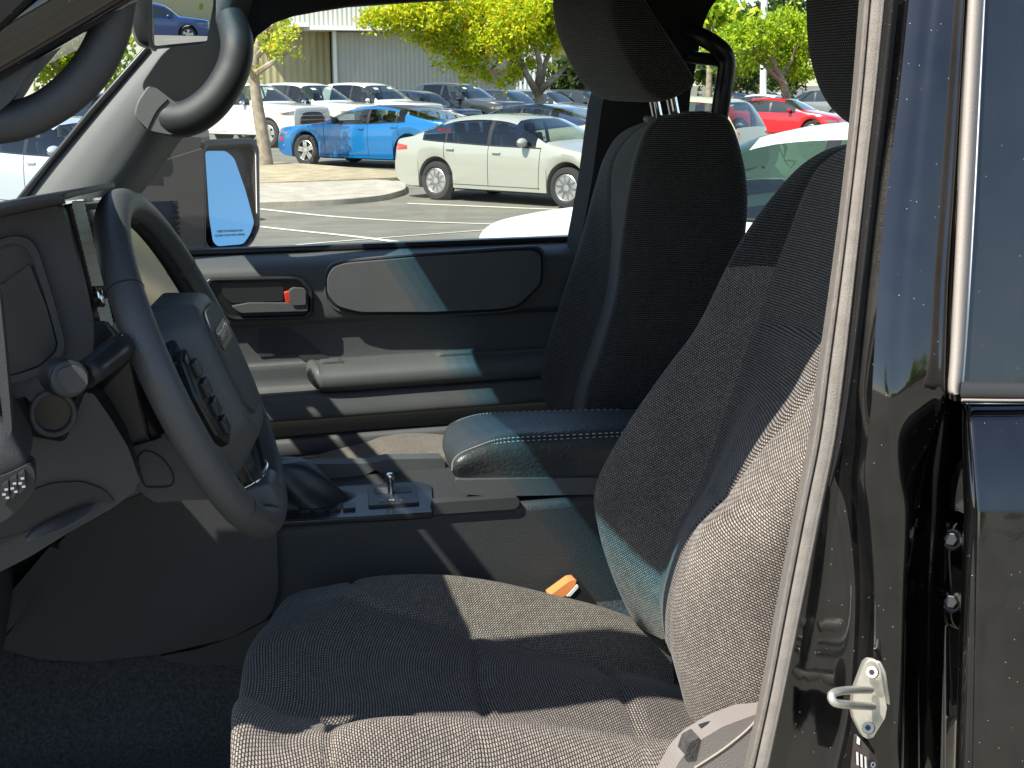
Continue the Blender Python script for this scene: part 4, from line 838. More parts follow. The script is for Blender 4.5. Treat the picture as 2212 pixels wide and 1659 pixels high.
stripe((560, 452), (1140, 487), .12); stripe((560, 490), (860, 524), .12); stripe((880, 440), (1330, 456), .12); stripe((640, 530), (1100, 494), .06)
def island(name, pts, h, mats, inner=None):
    P = rnd([WG(*q)[:2] for q in pts], .5); 
    top = [(q[0], q[1], G(q[0], q[1]) + h) for q in P]
    o = plate(name, [top], mats, None, .4, .03, direction=(0, 0, -1)); return tag(o, kind='structure')
island('kerb_island', [(200, 462), (560, 450), (740, 443), (830, 434), (878, 420), (876, 402), (800, 398), (620, 398), (200, 404)], .10, CON)
island('planted_verge', [(200, 412), (560, 408), (650, 405), (884, 396), (876, 384), (640, 364), (470, 358), (200, 360)], .13, DIRT)

# ================================================================== CARS
def wheel(parent, x, y, r, side, rimmat, nspk, width=.21, style=0):
    prof = [(r * .66, -width * .42), (r * .74, -width * .5), (r * .93, -width * .48), (r, -width * .32), (r, width * .32), (r * .93, width * .48), (r * .74, width * .5), (r * .66, width * .42)]
    n = 36; v = []; f = []
    for k in range(n):
        t = 2 * math.pi * k / n
        for rr, yy in prof: v.append((rr * math.cos(t), yy, rr * math.sin(t)))
    m = len(prof)
    for k in range(n):
        for i in range(m - 1): f.append((k * m + i, k * m + i + 1, ((k + 1) % n) * m + i + 1, ((k + 1) % n) * m + i))
    W0 = mesh('wheel', v, f, TYR, parent, True, ang=35); W0.location = (x, y, r)
    g = ([], []); s = side; o = width * .40 * s
    for a in range(n):
        t0 = 2 * math.pi * a / n; t1 = 2 * math.pi * (a + 1) / n; b = len(g[0])
        for t in (t0, t1):
            g[0].append((r * .68 * math.cos(t), o, r * .68 * math.sin(t))); g[0].append((r * .63 * math.cos(t), o + .012 * s, r * .63 * math.sin(t))); g[0].append((r * .60 * math.cos(t), o - .05 * s, r * .60 * math.sin(t)))
        g[1].extend([(b, b + 1, b + 4, b + 3), (b + 1, b + 2, b + 5, b + 4)])
    for k in range(nspk):
        for dt in ((-.16, .16) if style else (0,)):
            t = 2 * math.pi * k / nspk + .2; wd0, wd1 = (.035, .022) if style else (.05, .075)
            b = len(g[0])
            for rr, wd, yy in ((r * .10, wd0, .0), (r * .62, wd1, .0)):
                tt = t + (dt if rr > r * .3 else dt * .6)
                c = np.array([rr * math.cos(tt), 0, rr * math.sin(tt)]); q = np.array([-math.sin(tt), 0, math.cos(tt)]) * wd * r / .33
                for sg in (-1, 1):
                    for dy in (0, .022): g[0].append(tuple(c + q * sg + np.array([0, o - dy * s - .004 * s, 0])))
            g[1].extend([(b, b + 2, b + 6, b + 4), (b, b + 1, b + 5, b + 4), (b + 2, b + 3, b + 7, b + 6), (b + 1, b + 3, b + 7, b + 5)])
    b = len(g[0]); g[0].append((0, o + .004 * s, 0))
    for k in range(14): t = 2 * math.pi * k / 14; g[0].append((r * .16 * math.cos(t), o, r * .16 * math.sin(t)))
    for k in range(14): g[1].append((b, b + 1 + k, b + 1 + (k + 1) % 14))
    mesh('rim', g[0], g[1], rimmat, W0, True, ang=30)
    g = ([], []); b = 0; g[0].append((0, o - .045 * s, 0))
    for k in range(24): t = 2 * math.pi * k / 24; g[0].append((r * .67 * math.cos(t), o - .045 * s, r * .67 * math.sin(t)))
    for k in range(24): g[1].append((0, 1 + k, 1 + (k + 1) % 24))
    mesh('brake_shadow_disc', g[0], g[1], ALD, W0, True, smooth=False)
    return W0
SPEC = dict(
 sedan=dict(fo=.93, wb=2.70, ro=1.0, W=1.78, r=.325, base=.19, ws=(-.42, -1.08), rg=(-2.62, -3.22), wins=[(-.60, -1.52), (-1.60, -2.45), (-2.50, -2.95)],
   top=[(.93, .56), (.91, .68), (.78, .78), (.35, .88), (-.10, .96), (-.38, 1.02), (-.75, 1.22), (-1.08, 1.37), (-1.4, 1.425), (-1.85, 1.44), (-2.3, 1.41), (-2.62, 1.33), (-2.95, 1.19), (-3.25, 1.07), (-3.5, 1.03), (-3.66, .98), (-3.70, .72)],
   belt=[(.93, .50), (.80, .66), (.45, .80), (-.3, .91), (-1.5, .94), (-2.6, .98), (-3.1, 1.0), (-3.6, .95), (-3.70, .66)], spk=10, style=0, rim=ALY, seams=(-.52, -1.56, -2.50), handles=(-1.38, -2.36)),
 coupe=dict(fo=.98, wb=3.07, ro=1.15, W=2.0, r=.37, base=.20, ws=(-.62, -1.32), rg=(-2.75, -3.75), wins=[(-.82, -1.88), (-1.95, -2.72), (-2.76, -2.98)],
   top=[(.98, .62), (.96, .84), (.85, .90), (.2, .97), (-.3, 1.02), (-.6, 1.07), (-1.0, 1.26), (-1.35, 1.37), (-1.8, 1.44), (-2.3, 1.435), (-2.8, 1.36), (-3.3, 1.235), (-3.75, 1.14), (-4.0, 1.11), (-4.18, 1.04), (-4.22, .78)],
   belt=[(.98, .56), (.9, .78), (.4, .90), (-.5, 1.0), (-1.8, 1.02), (-2.8, 1.07), (-3.4, 1.08), (-4.1, 1.0), (-4.22, .72)], spk=5, style=1, rim=ALY, seams=(-.62, -1.92, -2.80), handles=(-1.72, -2.68)),
 pickup=dict(fo=.98, wb=3.68, ro=1.25, W=2.06, r=.42, base=.36, ws=(-.55, -1.28), rg=None, wins=[(-.70, -1.78), (-1.86, -2.72), ],
   top=[(.98, .98), (.97, 1.18), (.86, 1.25), (.3, 1.30), (-.25, 1.34), (-.52, 1.38), (-.9, 1.65), (-1.28, 1.87), (-1.6, 1.95), (-2.2, 1.975), (-2.8, 1.95), (-3.08, 1.88), (-3.18, 1.42), (-3.24, 1.39), (-4.0, 1.38), (-4.85, 1.38), (-4.91, 1.34), (-4.93, .85)],
   belt=[(.98, .90), (.9, 1.12), (.3, 1.22), (-.6, 1.27), (-1.8, 1.29), (-3.1, 1.30), (-4.85, 1.30), (-4.93, .80)], spk=6, style=1, rim=ALY, seams=(-.62, -1.82, -2.82, -3.2), handles=(-1.62, -2.6)),
 suv=dict(fo=.90, wb=2.75, ro=.95, W=1.9, r=.36, base=.24, ws=(-.45, -1.05), rg=(-3.32, -3.62), wins=[(-.60, -1.58), (-1.66, -2.50), (-2.58, -3.25)],
   top=[(.90, .70), (.89, .92), (.78, 1.0), (.3, 1.06), (-.15, 1.11), (-.42, 1.15), (-.75, 1.40), (-1.05, 1.58), (-1.4, 1.67), (-2.0, 1.70), (-2.8, 1.68), (-3.3, 1.60), (-3.55, 1.25), (-3.66, 1.02), (-3.70, .7)],
   belt=[(.90, .64), (.8, .88), (.3, .98), (-.5, 1.04), (-1.8, 1.07), (-3.3, 1.10), (-3.6, 1.0), (-3.70, .66)], spk=5, style=1, rim=ALY, seams=(-.52, -1.62, -2.54), handles=(-1.45, -2.4)))
def make_car(kind, label, cat, group, pos, deg, paint_m, detail=2, roofmat=None, chrome=False, glassm=None, wrim=None):
    S = SPEC[kind]; fo, wb, r = S['fo'], S['wb'], S['r']; xr = -wb - S['ro']; glassm = glassm or CGT
    root = empty({'sedan': 'parked_sedan', 'coupe': 'parked_sedan', 'pickup': 'parked_pickup', 'suv': 'parked_wagon'}[kind], pos, label, cat, group, R(deg))
    def fi(tab):
        a = sorted(tab); X = [q[0] for q in a]; Z = [q[1] for q in a]; return lambda x: float(np.interp(x, X, Z))
    dens = lambda tab: [tuple(q) for q in cr(np.array(tab), 140)]
    top = fi(dens(S['top'])); belt0 = fi(dens(S['belt'])); ra = r + .055
    belt = lambda x: min(belt0(x), top(x) - .012)
    def bot(x):
        b = S['base']
        b += .10 * max(0, (x - fo + .35) / .35) ** 2 + .12 * max(0, (xr + .4 - x) / .4) ** 2
        for ax in (0, -wb):
            if abs(x - ax) < ra: b = max(b, r + math.sqrt(ra * ra - (x - ax) ** 2))
        return b
    def ring(x):
        zt, zb, zl = top(x), bot(x), belt(x); zb = min(zb, zl - .05)
        pw = S['W'] / 2 * (1 - .17 * max(0, (x - fo + .75) / .75) ** 2.2 - .13 * max(0, (xr + .7 - x) / .7) ** 2.2)
        cab = min(1, max(0, (zt - zl) / .4)); w5 = pw - .025; w7 = w5 - .36 * (zt - zl)
        return [(0, zb), (pw - .13, zb), (pw - .03, zb + .035), (pw, zb + .52 * (zl - zb)), (pw - .004, zl - .12 * (zl - zb)), (w5, zl), ((w5 + w7) / 2 + .012 * cab, (zl + zt) / 2), (w7 + .004, zt - .075 * cab - .006), (w7 - .075 * cab - .02, zt - .016 * cab - .003), (w7 * .5, zt + .004), (0, zt + .008)]
    def side_y(x, z):
        q = ring(x)[2:9]; return float(np.interp(z, [a[1] for a in q], [a[0] for a in q]))
    X = list(np.linspace(xr, fo, 46 if detail > 1 else 30)) + [fo - .01, fo - .03, fo - .06, xr + .01, xr + .03, xr + .06]
    for ax in (0, -wb):
        X += [ax + ra * math.cos(t) for t in np.linspace(.02, math.pi - .02, 17)] + [ax + ra + .004, ax - ra - .004]
    for q in S['wins'] + [S['ws'], S['rg']]:
        if q: X += list(q)
    X = sorted(set(round(x, 4) for x in X)); v = []; f = []; mi = []
    for x in X:
        h = ring(x); full = [(y, z) for y, z in h] + [(-y, z) for y, z in h[-2:0:-1]]
        v += [(x, y, z) for y, z in full]
    m = 20
    see = detail > 1; W0, W1 = S['wins'][0][0], S['wins'][-1][1]
    inr = lambda x, r_: r_ is not None and min(r_) <= x <= max(r_)
    for j in range(len(X) - 1):
        xm = (X[j] + X[j + 1]) / 2
        for i in range(m):
            mt = 1 if (roofmat and i in (8, 9, 10, 11) and S['ws'][1] - .05 > xm > W1 - .1) else 0
            if i in (5, 6, 13, 14) and W1 - .03 < xm < W0 + .02:
                if see and any(inr(xm, q) for q in S['wins']): continue
                mt = 2
            if see and 7 <= i <= 12 and (inr(xm, S['ws']) or inr(xm, S['rg'])): continue
            f.append((j * m + i, (j + 1) * m + i, (j + 1) * m + (i + 1) % m, j * m + (i + 1) % m)); mi.append(mt)
    f.append(tuple(range(m))); f.append(tuple((len(X) - 1) * m + i for i in range(m - 1, -1, -1))); mi += [0, 0]
    mesh('body', v, f, [paint_m, roofmat or paint_m, PS], root, True, ang=38, midx=mi)
    gm = glassm if see else CGL
    for s in (-1, 1):
        for a, b in S['wins']:
            v = []; f = []; xs_ = [x for x in X if b - 1e-4 <= x <= a + 1e-4]
            for x in xs_:
                h = ring(x); v += [(x, s * (h[q][0] + .004), h[q][1]) for q in (5, 6, 7)]
            f = [(k * 3 + q, k * 3 + q + 1, k * 3 + q + 4, k * 3 + q + 3) for k in range(len(xs_) - 1) for q in range(2)]
            mesh('side_window', v, f, gm, root, True, ang=0)
    for nm, rg in (('windshield', S['ws']), ('rear_window', S['rg'])):
        if not rg: continue
        v = []; xs_ = [x for x in X if min(rg) - 1e-4 <= x <= max(rg) + 1e-4]
        for x in xs_:
            h = ring(x); v += [(x, sg * h[q][0], h[q][1] + .005) for sg, q in ((1, 7), (1, 8), (1, 9), (1, 10), (-1, 9), (-1, 8), (-1, 7))]
        f = [(k * 7 + q, k * 7 + q + 1, k * 7 + q + 8, k * 7 + q + 7) for k in range(len(xs_) - 1) for q in range(6)]
        mesh(nm, v, f, gm, root, True, ang=0)
    if see:
        g = ([], []); hwi = S['W'] / 2 - .13; xa, xb_ = S['ws'][0] + .05, (S['rg'][1] if S['rg'] else S['wins'][-1][1] - .3); bz_ = belt(-1.5)
        box(g, ((xa + xb_) / 2, 0, S['base'] + .16), (xa - xb_, 2 * hwi, .04))
        for s in (-1, 1): box(g, ((xa + xb_) / 2, s * hwi, (S['base'] + bz_) / 2 + .02), (xa - xb_, .03, bz_ - S['base'] - .06))
        box(g, (xa - .22, 0, bz_ - .10), (.5, 2 * hwi, .22)); box(g, (xb_ + .3, 0, bz_ - .15), (.6, 2 * hwi, .22))
        hl = [(x, y_ * (ring(x)[8][0] - .02), top(x) - .035) for x in np.linspace(S['ws'][1], (S['rg'][0] if S['rg'] else xb_), 6) for y_ in (-1, 0, 1)]; o_ = len(g[0]); g[0].extend(hl)
        for k in range(5):
            for q in range(2): g[1].append(tuple(o_ + z for z in (k * 3 + q, k * 3 + q + 1, k * 3 + q + 4, k * 3 + q + 3)))
        mesh('cabin_interior', *g, INT, root, True, smooth=False)
        for x_, ysn in ((-1.50, (-.38, .38)), (-2.42, (-.4, 0, .4))):
            for yy in ysn:
                g = ([], []); M_ = Matrix.Translation((x_, yy, bz_ - .12)) @ Matrix.Rotation(R(-14), 4, 'Y'); zt_ = top(x_) - bz_
                box(g, (0, 0, .0), (.13, .46 if len(ysn) == 2 else .40, .62), M_); box(g, (-.02, 0, .40), (.09, .24, .17), M_)
                bev(mesh('seat', *g, INT, root, True, smooth=False), .03, 3)
    fx = lambda z: max([x for x in X if top(x) >= z] or [fo])
    def front_patch(nm, y0, y1, z0, z1, mat, off=.012, par=root):
        v = [(fx(z) + off - .10 * (abs(y) / (S['W'] / 2)) ** 4, y, z) for z in np.linspace(z0, z1, 4) for y in np.linspace(y0, y1, 9)]
        f = [(j * 9 + i, j * 9 + i + 1, (j + 1) * 9 + i + 1, (j + 1) * 9 + i) for j in range(3) for i in range(8)]; return mesh(nm, v, f, mat, par, True, ang=0)
    def side_patch(nm, s, x0, x1, z0, z1, mat, slant=0.0, off=.008):
        v = []
        for x in np.linspace(x0, x1, 6):
            k = (x - x0) / (x1 - x0)
            for t in np.linspace(0, 1, 3): z = z0 + slant * k + (z1 - z0) * t * (1 - .5 * k); v.append((x, s * (side_y(x, z) + off), z))
        f = [(i * 3 + k, i * 3 + k + 1, i * 3 + k + 4, i * 3 + k + 3) for i in range(5) for k in range(2)]; return mesh(nm, v, f, mat, root, True, ang=0)
    hw = S['W'] / 2
    if kind == 'pickup':
        gr = front_patch('grille', -.66, .66, .72, 1.19, GRB)
        for k in range(6): front_patch('grille_bar', -.63, .63, .78 + .065 * k, .79 + .065 * k, CHR if k % 2 else PS, .02, gr)
        front_patch('bumper', -.84, .84, .42, .68, CHR if chrome else paint_m, .05)
        for s in (-1, 1): front_patch('headlight', s * .67, s * .85, .98, 1.14, LMP); side_patch('headlight', s, fo - .02, fo - .36, 1.0, 1.13, LMP); side_patch('turn_lamp', s, fo - .36, fo - .44, 1.02, 1.10, AMB); side_patch('taillight', s, xr + .02, xr + .2, .95, 1.28, TLT)
        for s in (-1, 1): side_patch('hood_badge', s, -.18, -.42, 1.06, 1.10, CHR)
    else:
        zf = top(fo - .04)
        front_patch('grille', -.5, .5, zf - .28, zf - .12, GRB); front_patch('intake', -.6, .6, S['base'] + .12, S['base'] + .24, GRB)
        for s in (-1, 1):
            side_patch('headlight', s, fo - .05, fo - .45, belt(fo - .2) - .12, belt(fo - .2) - .02, LMP, .05)
            side_patch('taillight', s, xr + .03, xr + .36, belt(xr + .25) - .17, belt(xr + .25) - .05, TLT, .03)
    if kind == 'coupe':
        for s in (-1, 1): side_patch('side_marker', s, fo - .13, fo - .26, .58, .70, TLT)
    if kind == 'pickup':
        for x_, y_ in ((S['ws'][1] + .16, -.52), (S['ws'][1] + .14, .30)):
            zt_ = top(x_) + .012; zt2 = top(x_ + .10) + .012
            mesh('window_sticker', [(x_, y_, zt_), (x_, y_ + .22, zt_), (x_ + .10, y_ + .22, zt2), (x_ + .10, y_, zt2)], [(0, 1, 2, 3)], WHT, root, True, smooth=False)
    for s in (-1, 1):
        mx = S['wins'][0][0] - .22; mz = belt(mx) + .09; g = ([], [])
        rws = []
        for t in np.linspace(-1, 1, 9):
            q = math.sqrt(max(.02, 1 - t * t)); c = (mx + .02, s * (hw + .07 + .11 * t), mz); rws.append([(c[0] + .075 * q * math.cos(a), c[1], c[2] + .075 * q * math.sin(a)) for a in np.linspace(0, 6.283, 12, endpoint=False)])
        for j, rw in enumerate(rws):
            g[0].extend(rw)
            if j:
                for i in range(12): g[1].append(((j - 1) * 12 + i, (j - 1) * 12 + (i + 1) % 12, j * 12 + (i + 1) % 12, j * 12 + i))
        box(g, (mx + .01, s * (hw + .0), mz - .05), (.06, .14, .03)); mesh('wing_mirror', *g, CHR if chrome else (PS if kind == 'coupe' else paint_m), root, True)
        if detail > 1:
            for hx in S['handles']:
                z = belt(hx) - .10; g = ([], []); box(g, (hx, s * (side_y(hx, z) + .018), z), (.17, .022, .028)); bev(mesh('door_handle', *g, CHR if chrome else paint_m, root, True), .008, 2)
            g = ([], [])
            for sx in S['seams']:
                zs = np.linspace(max(bot(sx) + .05, S['base'] + .08), belt(sx) + .02, 8)
                tube('', [(sx + .05 * (k / 7 - .5) * (1 if sx == S['seams'][0] else .3), s * (side_y(sx, z) + .0005), z) for k, z in enumerate(zs)], .005, None, addto=g, n=5, ns=14)
            xs_ = np.linspace(S['seams'][0], S['seams'][2], 10)
            tube('', [(x, s * (side_y(x, S['base'] + .1) + .0005), S['base'] + .1) for x in xs_], .005, None, addto=g, n=5, ns=20)
            mesh('door_seams', *g, SEAM, root, True)
            xs_ = np.linspace(S['wins'][0][0] + .1, S['wins'][-1][1] - .02, 24); g = ([], [])
            tube('', [(x, s * (side_y(x, belt(x) + .01) + .004), belt(x) + .012) for x in xs_], .009, None, addto=g, n=6, straight=True); mesh('window_trim', *g, CHR if chrome else PS, root, True)
        for ax in (0, -wb): wheel(root, ax, s * (hw - .115), r, s, wrim or S['rim'], S['spk'], style=S['style'])
    return root
def place(kind, label, cat, group, c, deg, paint_m, side, ref='front', **kw):
    """c: picture point where the near wheel meets the ground; side -1: its right side faces the camera, +1: its left"""
    P = WG(*c); S = SPEC[kind]; a = R(deg); d = np.array([math.cos(a), math.sin(a), 0]); l = np.array([-d[1], d[0], 0])
    pos = P - l * side * (S['W'] / 2 - .1) + (d * S['wb'] if ref == 'rear' else 0); pos[2] = P[2]
    return make_car(kind, label, cat, group, tuple(pos), deg, paint_m, **kw)
PWH = paint('white_car_paint', (.66, .66, .61), .3); PSI = paint('silver_green_paint', (.34, .35, .295), .3, .1); PBU = paint('metallic_blue_paint', (.002, .15, .40), .25, .25)
PNV = paint('navy_paint', (.008, .02, .06), .2); PGY = paint('dark_grey_paint', (.035, .043, .045), .22); PBE = paint('beige_paint', (.48, .43, .27), .35)
PRE = paint('red_paint', (.52, .012, .02), .22); PSB = paint('silver_blue_paint', (.45, .52, .55), .25, .3); PLG = paint('light_grey_paint', (.25, .27, .27), .25, .3)
GP = 'pickups in the row before the metal shed'
DEG = -49
place('sedan', 'pale silver sedan parked side on beside the kerb island', 'car', None, (1228, 450), DEG - 5, PSI, -1)
place('coupe', 'bright blue fastback sedan parked behind the kerb island', 'car', None, (665, 358), 131, PBU, 1, roofmat=PB)
t0 = WG(583, 319); row = np.array([math.cos(R(39)), math.sin(R(39)), 0]) * 2.75
names = [('pickup', 'white pickup with black grille, leftmost of the row, behind the leaning tree trunk', 'pickup', PWH, 0), ('pickup', 'white pickup second from the left in the row, behind the blue car nose', 'pickup', PWH, 1.02),
         ('pickup', 'white pickup with dark mirrors, third from left, above the blue roof', 'pickup', PWH, 2.2), ('suv', 'dark navy wagon tucked between white and grey pickups', 'wagon', PNV, 3.15),
         ('pickup', 'dark grey pickup with bright mirror under the yellow tree', 'pickup', PGY, 4.15), ('suv', 'dark wagon standing right of the grey pickup', 'wagon', PNV, 5.3), ('suv', 'light grey wagon at the far end beside the tree trunk', 'wagon', PLG, 6.4), ('suv', 'grey wagon at right end of the row behind the headrest', 'wagon', PGY, 7.5)]
for kd, lb, ct, pm_, k in names:
    q = t0 + row * k; a = R(DEG); l = np.array([-math.sin(a), math.cos(a), 0]); pos = q + l * .93; pos[2] = G(pos[0], pos[1])
    make_car(kd, lb, ct, GP if kd == 'pickup' else None, tuple(pos), DEG, pm_, detail=2 if k < 4.5 else 1, chrome=(k in (0, 1.02)))
place('coupe', 'dark navy car with low roof parked behind blue and silver cars', 'car', None, (985, 352), 131, PNV, 1)
place('suv', 'beige boxy wagon parked behind the silver sedan windshield', 'wagon', None, (1222, 392), 131, PBE, 1)
place('sedan', 'bright red sedan beyond the white car roof', 'car', None, (1752, 302), DEG, PRE, -1, detail=1)
place('sedan', 'white sedan seen far off under the passenger headrest', 'car', None, (1560, 268), 131, PWH, 1, detail=1)
place('sedan', 'dark blue sedan far off behind the red car', 'car', None, (1640, 262), DEG, PNV, -1, detail=1)
place('suv', 'grey wagon far off above the red car windshield', 'wagon', None, (1690, 266), 131, PLG, 1, detail=1)
place('sedan', 'white sedan far off with only its roof above the red car', 'car', None, (1720, 252), DEG, PWH, -1, detail=1)
place('sedan', 'silver blue sedan seen through the windshield', 'car', None, (236, 492), DEG, PSB, -1)
place('suv', 'dark wagon seen through windshield beside the silver blue car', 'wagon', None, (300, 350), DEG, PNV, -1, detail=1)
place('sedan', 'white sedan far off through windshield under a tree', 'car', None, (110, 275), DEG, PWH, -1, detail=1)
# the white car in the next space
a = R(121); d = np.array([math.cos(a), math.sin(a), 0]); l = np.array([-d[1], d[0], 0]); Bp = W(1752, 490, y=5.7); pos = Bp + d * 1.56 - l * .89; pos[2] = G(pos[0], pos[1])
make_car('sedan', 'white sedan in the next space with green tinted windows and bright hood', 'car', None, tuple(pos), 121, PWH, glassm=CGG)
# cars behind the photographer: they show in the inside mirror and the gloss paint
make_car('suv', 'blue wagon reflected in the rear view mirror', 'wagon', None, (20.5, -55, .0), 25, paint('mid_blue_paint', (.02, .06, .2), .25), detail=1)
make_car('sedan', 'white sedan reflected in the rear view mirror beside a blue wagon', 'car', None, (16.0, -58, .0), 30, PWH, detail=1)
make_car('suv', 'white wagon reflected in the gloss black door', 'wagon', None, (15.6, -14, .0), 10, PWH, detail=1)

# ================================================================== BUILDINGS
def wallbox(x0, x1, y, z0, z1, d, M_):
    g = ([], []); box(g, ((x0 + x1) / 2, y + d / 2, (z0 + z1) / 2), (x1 - x0, d, z1 - z0)); return g
YB = 62.0
xb = lambda p_: W(p_, 120, y=YB)[0]; zb_ = lambda q: W(800, q, y=YB)[2]
BD = empty('metal_shed', (xb(800), YB, 0), 'grey corrugated metal shed with a tan bay and white awnings behind the pickups', 'building')
mesh('wall', *wallbox(xb(724), xb(1112), YB, 0, zb_(70), 6, 0), WAL, BD, smooth=False)
mesh('upper_wall', *wallbox(xb(-400), xb(1100), YB + .6, zb_(66), zb_(-170), 8, 0), WAL, BD, smooth=False)
mesh('tan_bay', *wallbox(xb(380), xb(720), YB + .9, 0, zb_(66), 3, 0), WAB, BD, smooth=False)
mesh('side_wall', *wallbox(xb(-400), xb(378), YB + .5, 0, zb_(66), 3, 0), plain('cream_metal', (.62, .6, .48), .6), BD, smooth=False)
mesh('corner_post', *wallbox(xb(719), xb(726), YB - .2, 0, zb_(66), .18, 0), WPT, BD, smooth=False)
for a_, b_, c_ in ((540, 660, 60), (662, 1060, 66)): mesh('awning', *wallbox(xb(a_), xb(b_), YB - 1.3, zb_(c_ + 2), zb_(c_ - 7), 1.9, 0), WPT, BD, smooth=False)
mesh('white_wall', *wallbox(xb(1112), xb(1186), YB - .4, 0, zb_(84), 5, 0), WAW, BD, smooth=False)
mesh('rust_band', *wallbox(xb(1005), xb(1088), YB - .45, zb_(160), zb_(149), .2, 0), plain('rusty_red', (.35, .16, .13), .7), BD, smooth=False)
B2 = empty('stucco_building', (xb(1230), YB + 4, 0), 'beige stucco building partly hidden by a tree trunk', 'building')
mesh('wall', *wallbox(xb(1188), xb(1420), YB + 3, 0, zb_(96), 8, 0), BEI, B2, smooth=False)
mesh('parapet', *wallbox(xb(1186), xb(1424), YB + 2.8, zb_(96), zb_(88), 8.4, 0), BEI, B2, smooth=False)
B3 = empty('stucco_building', (20, -90, 0), 'tan stucco building reflected in the rear view mirror', 'building')
mesh('wall', *wallbox(-10, 50, -96, 0, 7, 6, 0), BEI, B3, smooth=False); mesh('window_band', *wallbox(-8, 48, -89.9, 2.4, 4.2, .1, 0), GRB, B3, smooth=False)
PO = tube('utility_pole', [W(1648, 250, y=58), W(1650, 60, y=58), W(1652, -30, y=58)], .16, WPT, None); tag(PO, 'pale utility pole standing between the far trees', 'pole')

# ================================================================== TREES
def leaves(blobs, n, size, seed, name, mat, parent):
    rg = np.random.default_rng(seed); vol = np.array([b[3] ** 2 for b in blobs]); pr = vol / vol.sum(); v = []; f = []
    ctr = []
    for _ in range(max(6, n // 26)):                      # twigs: leaves come in tight bunches
        b = blobs[rg.choice(len(blobs), p=pr)]; d = rg.normal(size=3); d /= np.linalg.norm(d)
        ctr.append(np.array(b[:3]) + d * b[3] * (.35 + .70 * rg.random() ** .6) * np.array([1, 1, .78]))
    for k in range(n):
        c = ctr[rg.integers(len(ctr))] + rg.normal(size=3) * size * 1.7
        a = rg.normal(size=3); a /= np.linalg.norm(a); u = np.cross(a, rg.normal(size=3)); u /= np.linalg.norm(u); w_ = np.cross(a, u); s = size * (.6 + .8 * rg.random())
        o = len(v); v += [c - u * s, c - w_ * s * .45, c + u * s, c + w_ * s * .45]; f.append((o, o + 1, o + 2, o + 3))
    return mesh(name, v, f, mat, parent, ang=0, smooth=False)
def tree(label, trunk, limbs, blobs, n, size, mat, y, group=None, seed=1, r0=.16, cat='tree', name='broadleaf_tree', rd=.6):
    """trunk, limbs: picture points at depth y; blobs: (px, py, radius px)"""
    k = y / 2800.0; P = [W(a, b, y=y) for a, b in trunk]; P[0] = np.array([P[0][0], P[0][1], G(P[0][0], P[0][1]) - .1])
    root = empty(name, tuple(P[0]), label, cat, group); g = ([], [])
    tube('', P, list(np.linspace(r0, r0 * .5, len(P))), None, addto=g, n=10)
    rg = random.Random(seed)
    for lb in limbs:
        Q = [W(a, b, y=y + (rg.random() - .5) * 1.2 * (i > 0)) for i, (a, b) in enumerate(lb)]
        tube('', Q, list(np.linspace(r0 * .5, r0 * .12, len(Q))), None, addto=g, n=7)
    mesh('trunk', *g, BARK, root)
    bl = []
    for i, (a, b, r_) in enumerate(blobs):
        c = W(a, b, y=y + (rg.random() - .5) * 2 * r_ * k * rd * 2); bl.append((*c, r_ * k))
    leaves(bl, n, size, seed, 'crown', mat, root); return root
tree('slender leaning tree with sparse yellow leaves on the kerb island', [(578, 362), (568, 300), (557, 232), (549, 165), (552, 112), (566, 70)],
     [[(552, 160), (580, 140), (615, 118), (640, 100)], [(551, 125), (575, 100), (600, 85)], [(556, 100), (590, 75), (620, 72)], [(549, 170), (540, 150), (536, 120)], [(566, 80), (580, 50), (575, 20)], [(560, 95), (545, 70), (540, 40)]],
     [(600, 92, 34), (625, 80, 26), (560, 70, 26), (548, 152, 16), (575, 100, 20), (585, 45, 28), (632, 108, 14)], 1800, .055, FYG, 30.5, seed=4, r0=.165)
tree('broad yellow green tree spreading over the car park before the shed', [(1162, 400), (1163, 300), (1166, 235), (1162, 190)],
     [[(1162, 205), (1140, 165), (1118, 120), (1085, 80), (1040, 50)], [(1163, 200), (1190, 175), (1216, 150), (1236, 128)], [(1160, 195), (1166, 140), (1150, 80), (1130, 30)], [(1128, 140), (1090, 118), (1050, 100), (990, 70), (900, 40)], [(1166, 190), (1180, 130), (1205, 70)], [(1100, 95), (1080, 130), (1060, 150)]],
     [(800, 38, 24), (842, 38, 38), (885, 24, 42), (900, 62, 34), (940, 30, 48), (970, 78, 42), (1000, 30, 52), (1020, 92, 40), (1060, 40, 60), (1085, 96, 42), (1120, 40, 60), (1130, 85, 44), (1175, 40, 56), (1190, 90, 38), (1230, 50, 50), (930, 92, 22), (1030, 128, 22), (950, 134, 14), (985, 130, 18), (1010, 145, 16), (1110, 158, 22), (1050, 160, 20), (1000, 168, 16), (1085, 178, 14), (1150, 140, 26), (1160, 0, 60), (1050, -10, 50), (940, -10, 40)], 30000, .06, FYG, 33.0, seed=7, r0=.21)
tree('bright green spreading tree right of the passenger headrest', [(1712, 300), (1700, 215), (1690, 175), (1672, 140)],
     [[(1690, 180), (1660, 150), (1630, 120), (1600, 100)], [(1688, 165), (1710, 130), (1722, 90)], [(1675, 140), (1650, 100), (1640, 60)]],
     [(1560, 112, 40), (1600, 88, 48), (1650, 70, 52), (1700, 60, 56), (1745, 90, 56), (1590, 140, 30), (1640, 120, 36), (1700, 120, 44), (1730, 150, 36), (1560, 150, 20), (1800, 80, 60)], 18000, .08, FGR, 44.0, seed=11, r0=.2)
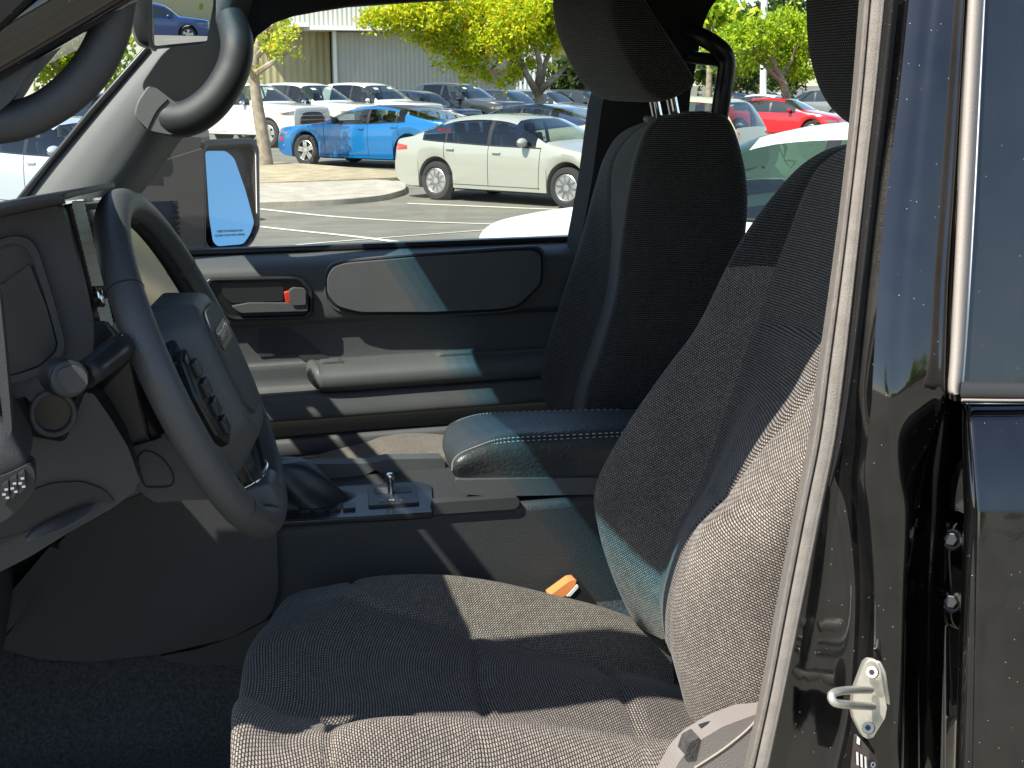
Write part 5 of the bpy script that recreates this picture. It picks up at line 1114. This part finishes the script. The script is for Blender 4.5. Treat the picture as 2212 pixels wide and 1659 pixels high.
for i, (a, b, r_, y_, mt, lb) in enumerate([(1530, 30, 60, 52, FGR, 'mid green tree behind the passenger grab handle'), (1590, 60, 40, 78, FDK, 'dark green tree on the skyline left of the pole'), (1640, 50, 46, 90, FDK, 'dark tree on the skyline behind the pole'), (1700, 30, 50, 84, FDK, 'dark tall tree on the skyline by the driver headrest'),
     (1545, 150, 40, 70, FDK, 'dark bush below the passenger grab handle'), (1610, 160, 34, 72, FDK, 'dark bush between far cars and bright tree'), (1690, 165, 34, 74, FDK, 'dark bush right of the pole above the red car'), (1235, 165, 30, 58, FDK, 'dark palm clump before the beige building')]):
    tree(lb, [(a, 245), (a + 4, b + r_)], [[(a + 4, b + r_), (a - 8, b + 10), (a - 20, b - 10)], [(a + 4, b + r_), (a + 15, b + 10), (a + 22, b - 6)]], [(a, b, r_), (a - r_ * .7, b + 10, r_ * .6), (a + r_ * .7, b + 8, r_ * .6), (a, b - r_ * .6, r_ * .6)], 1500, .20, mt, y_, group='trees along the far side of the car park', seed=20 + i, r0=.18)
tree('green tree seen through the windshield beside the grab handle', [(118, 290), (122, 220), (130, 160), (138, 120)], [[(128, 170), (160, 130), (190, 110)], [(130, 160), (110, 120), (90, 100)], [(138, 120), (165, 80), (190, 50)]],
     [(185, 62, 34), (150, 90, 34), (190, 105, 28), (110, 130, 28), (160, 130, 26), (85, 160, 20), (220, 150, 22), (245, 165, 20), (140, 40, 40), (100, 80, 40), (260, 130, 20), (60, 110, 40), (230, 60, 40)], 4200, .11, FGR, 36.0, seed=31, r0=.17)
tree('dark tree far off through the windshield', [(30, 270), (34, 150)], [[(34, 190), (60, 150), (70, 120)], [(34, 180), (10, 130), (0, 100)]], [(40, 150, 50), (0, 130, 50), (80, 180, 30), (-50, 140, 60)], 1800, .18, FDK, 66.0, seed=33)
# trees behind the photographer (mirror, door paint)
for i, (x, y_, h, lb) in enumerate([(-7, -24, 6.5, 'green tree reflected in the rear view mirror left of the tan building'), (18, -72, 7, 'tall tree reflected in the rear view mirror above the blue wagon'), (9, -26, 6, 'bushy tree reflected in the mirror right of the blue wagon'), (12, -80, 7.5, 'dark tree reflected in the gloss black door'), (26, -28, 8, 'wide tree reflected in the rear door paint'), (36, -34, 9, 'tall dark tree reflected at the rear door edge')]):
    root = empty('broadleaf_tree', (x, y_, 0), lb, 'tree', 'trees behind the photographer'); g = ([], [])
    tube('', [(x, y_, -.1), (x + .1, y_, h * .3), (x - .1, y_ + .1, h * .6)], [.2, .16, .08], None, addto=g); tube('', [(x, y_, h * .35), (x + .8, y_, h * .6), (x + 1.4, y_, h * .8)], [.1, .07, .03], None, addto=g)
    mesh('trunk', *g, BARK, root); rg = random.Random(i)
    leaves([(x + rg.uniform(-1, 1) * h * .3, y_ + rg.uniform(-1, 1) * 2, h * rg.uniform(.45, .95), h * .2) for _ in range(9)], 2600, .2, 50 + i, 'crown', FGR if i % 2 == 0 else FDK, root)
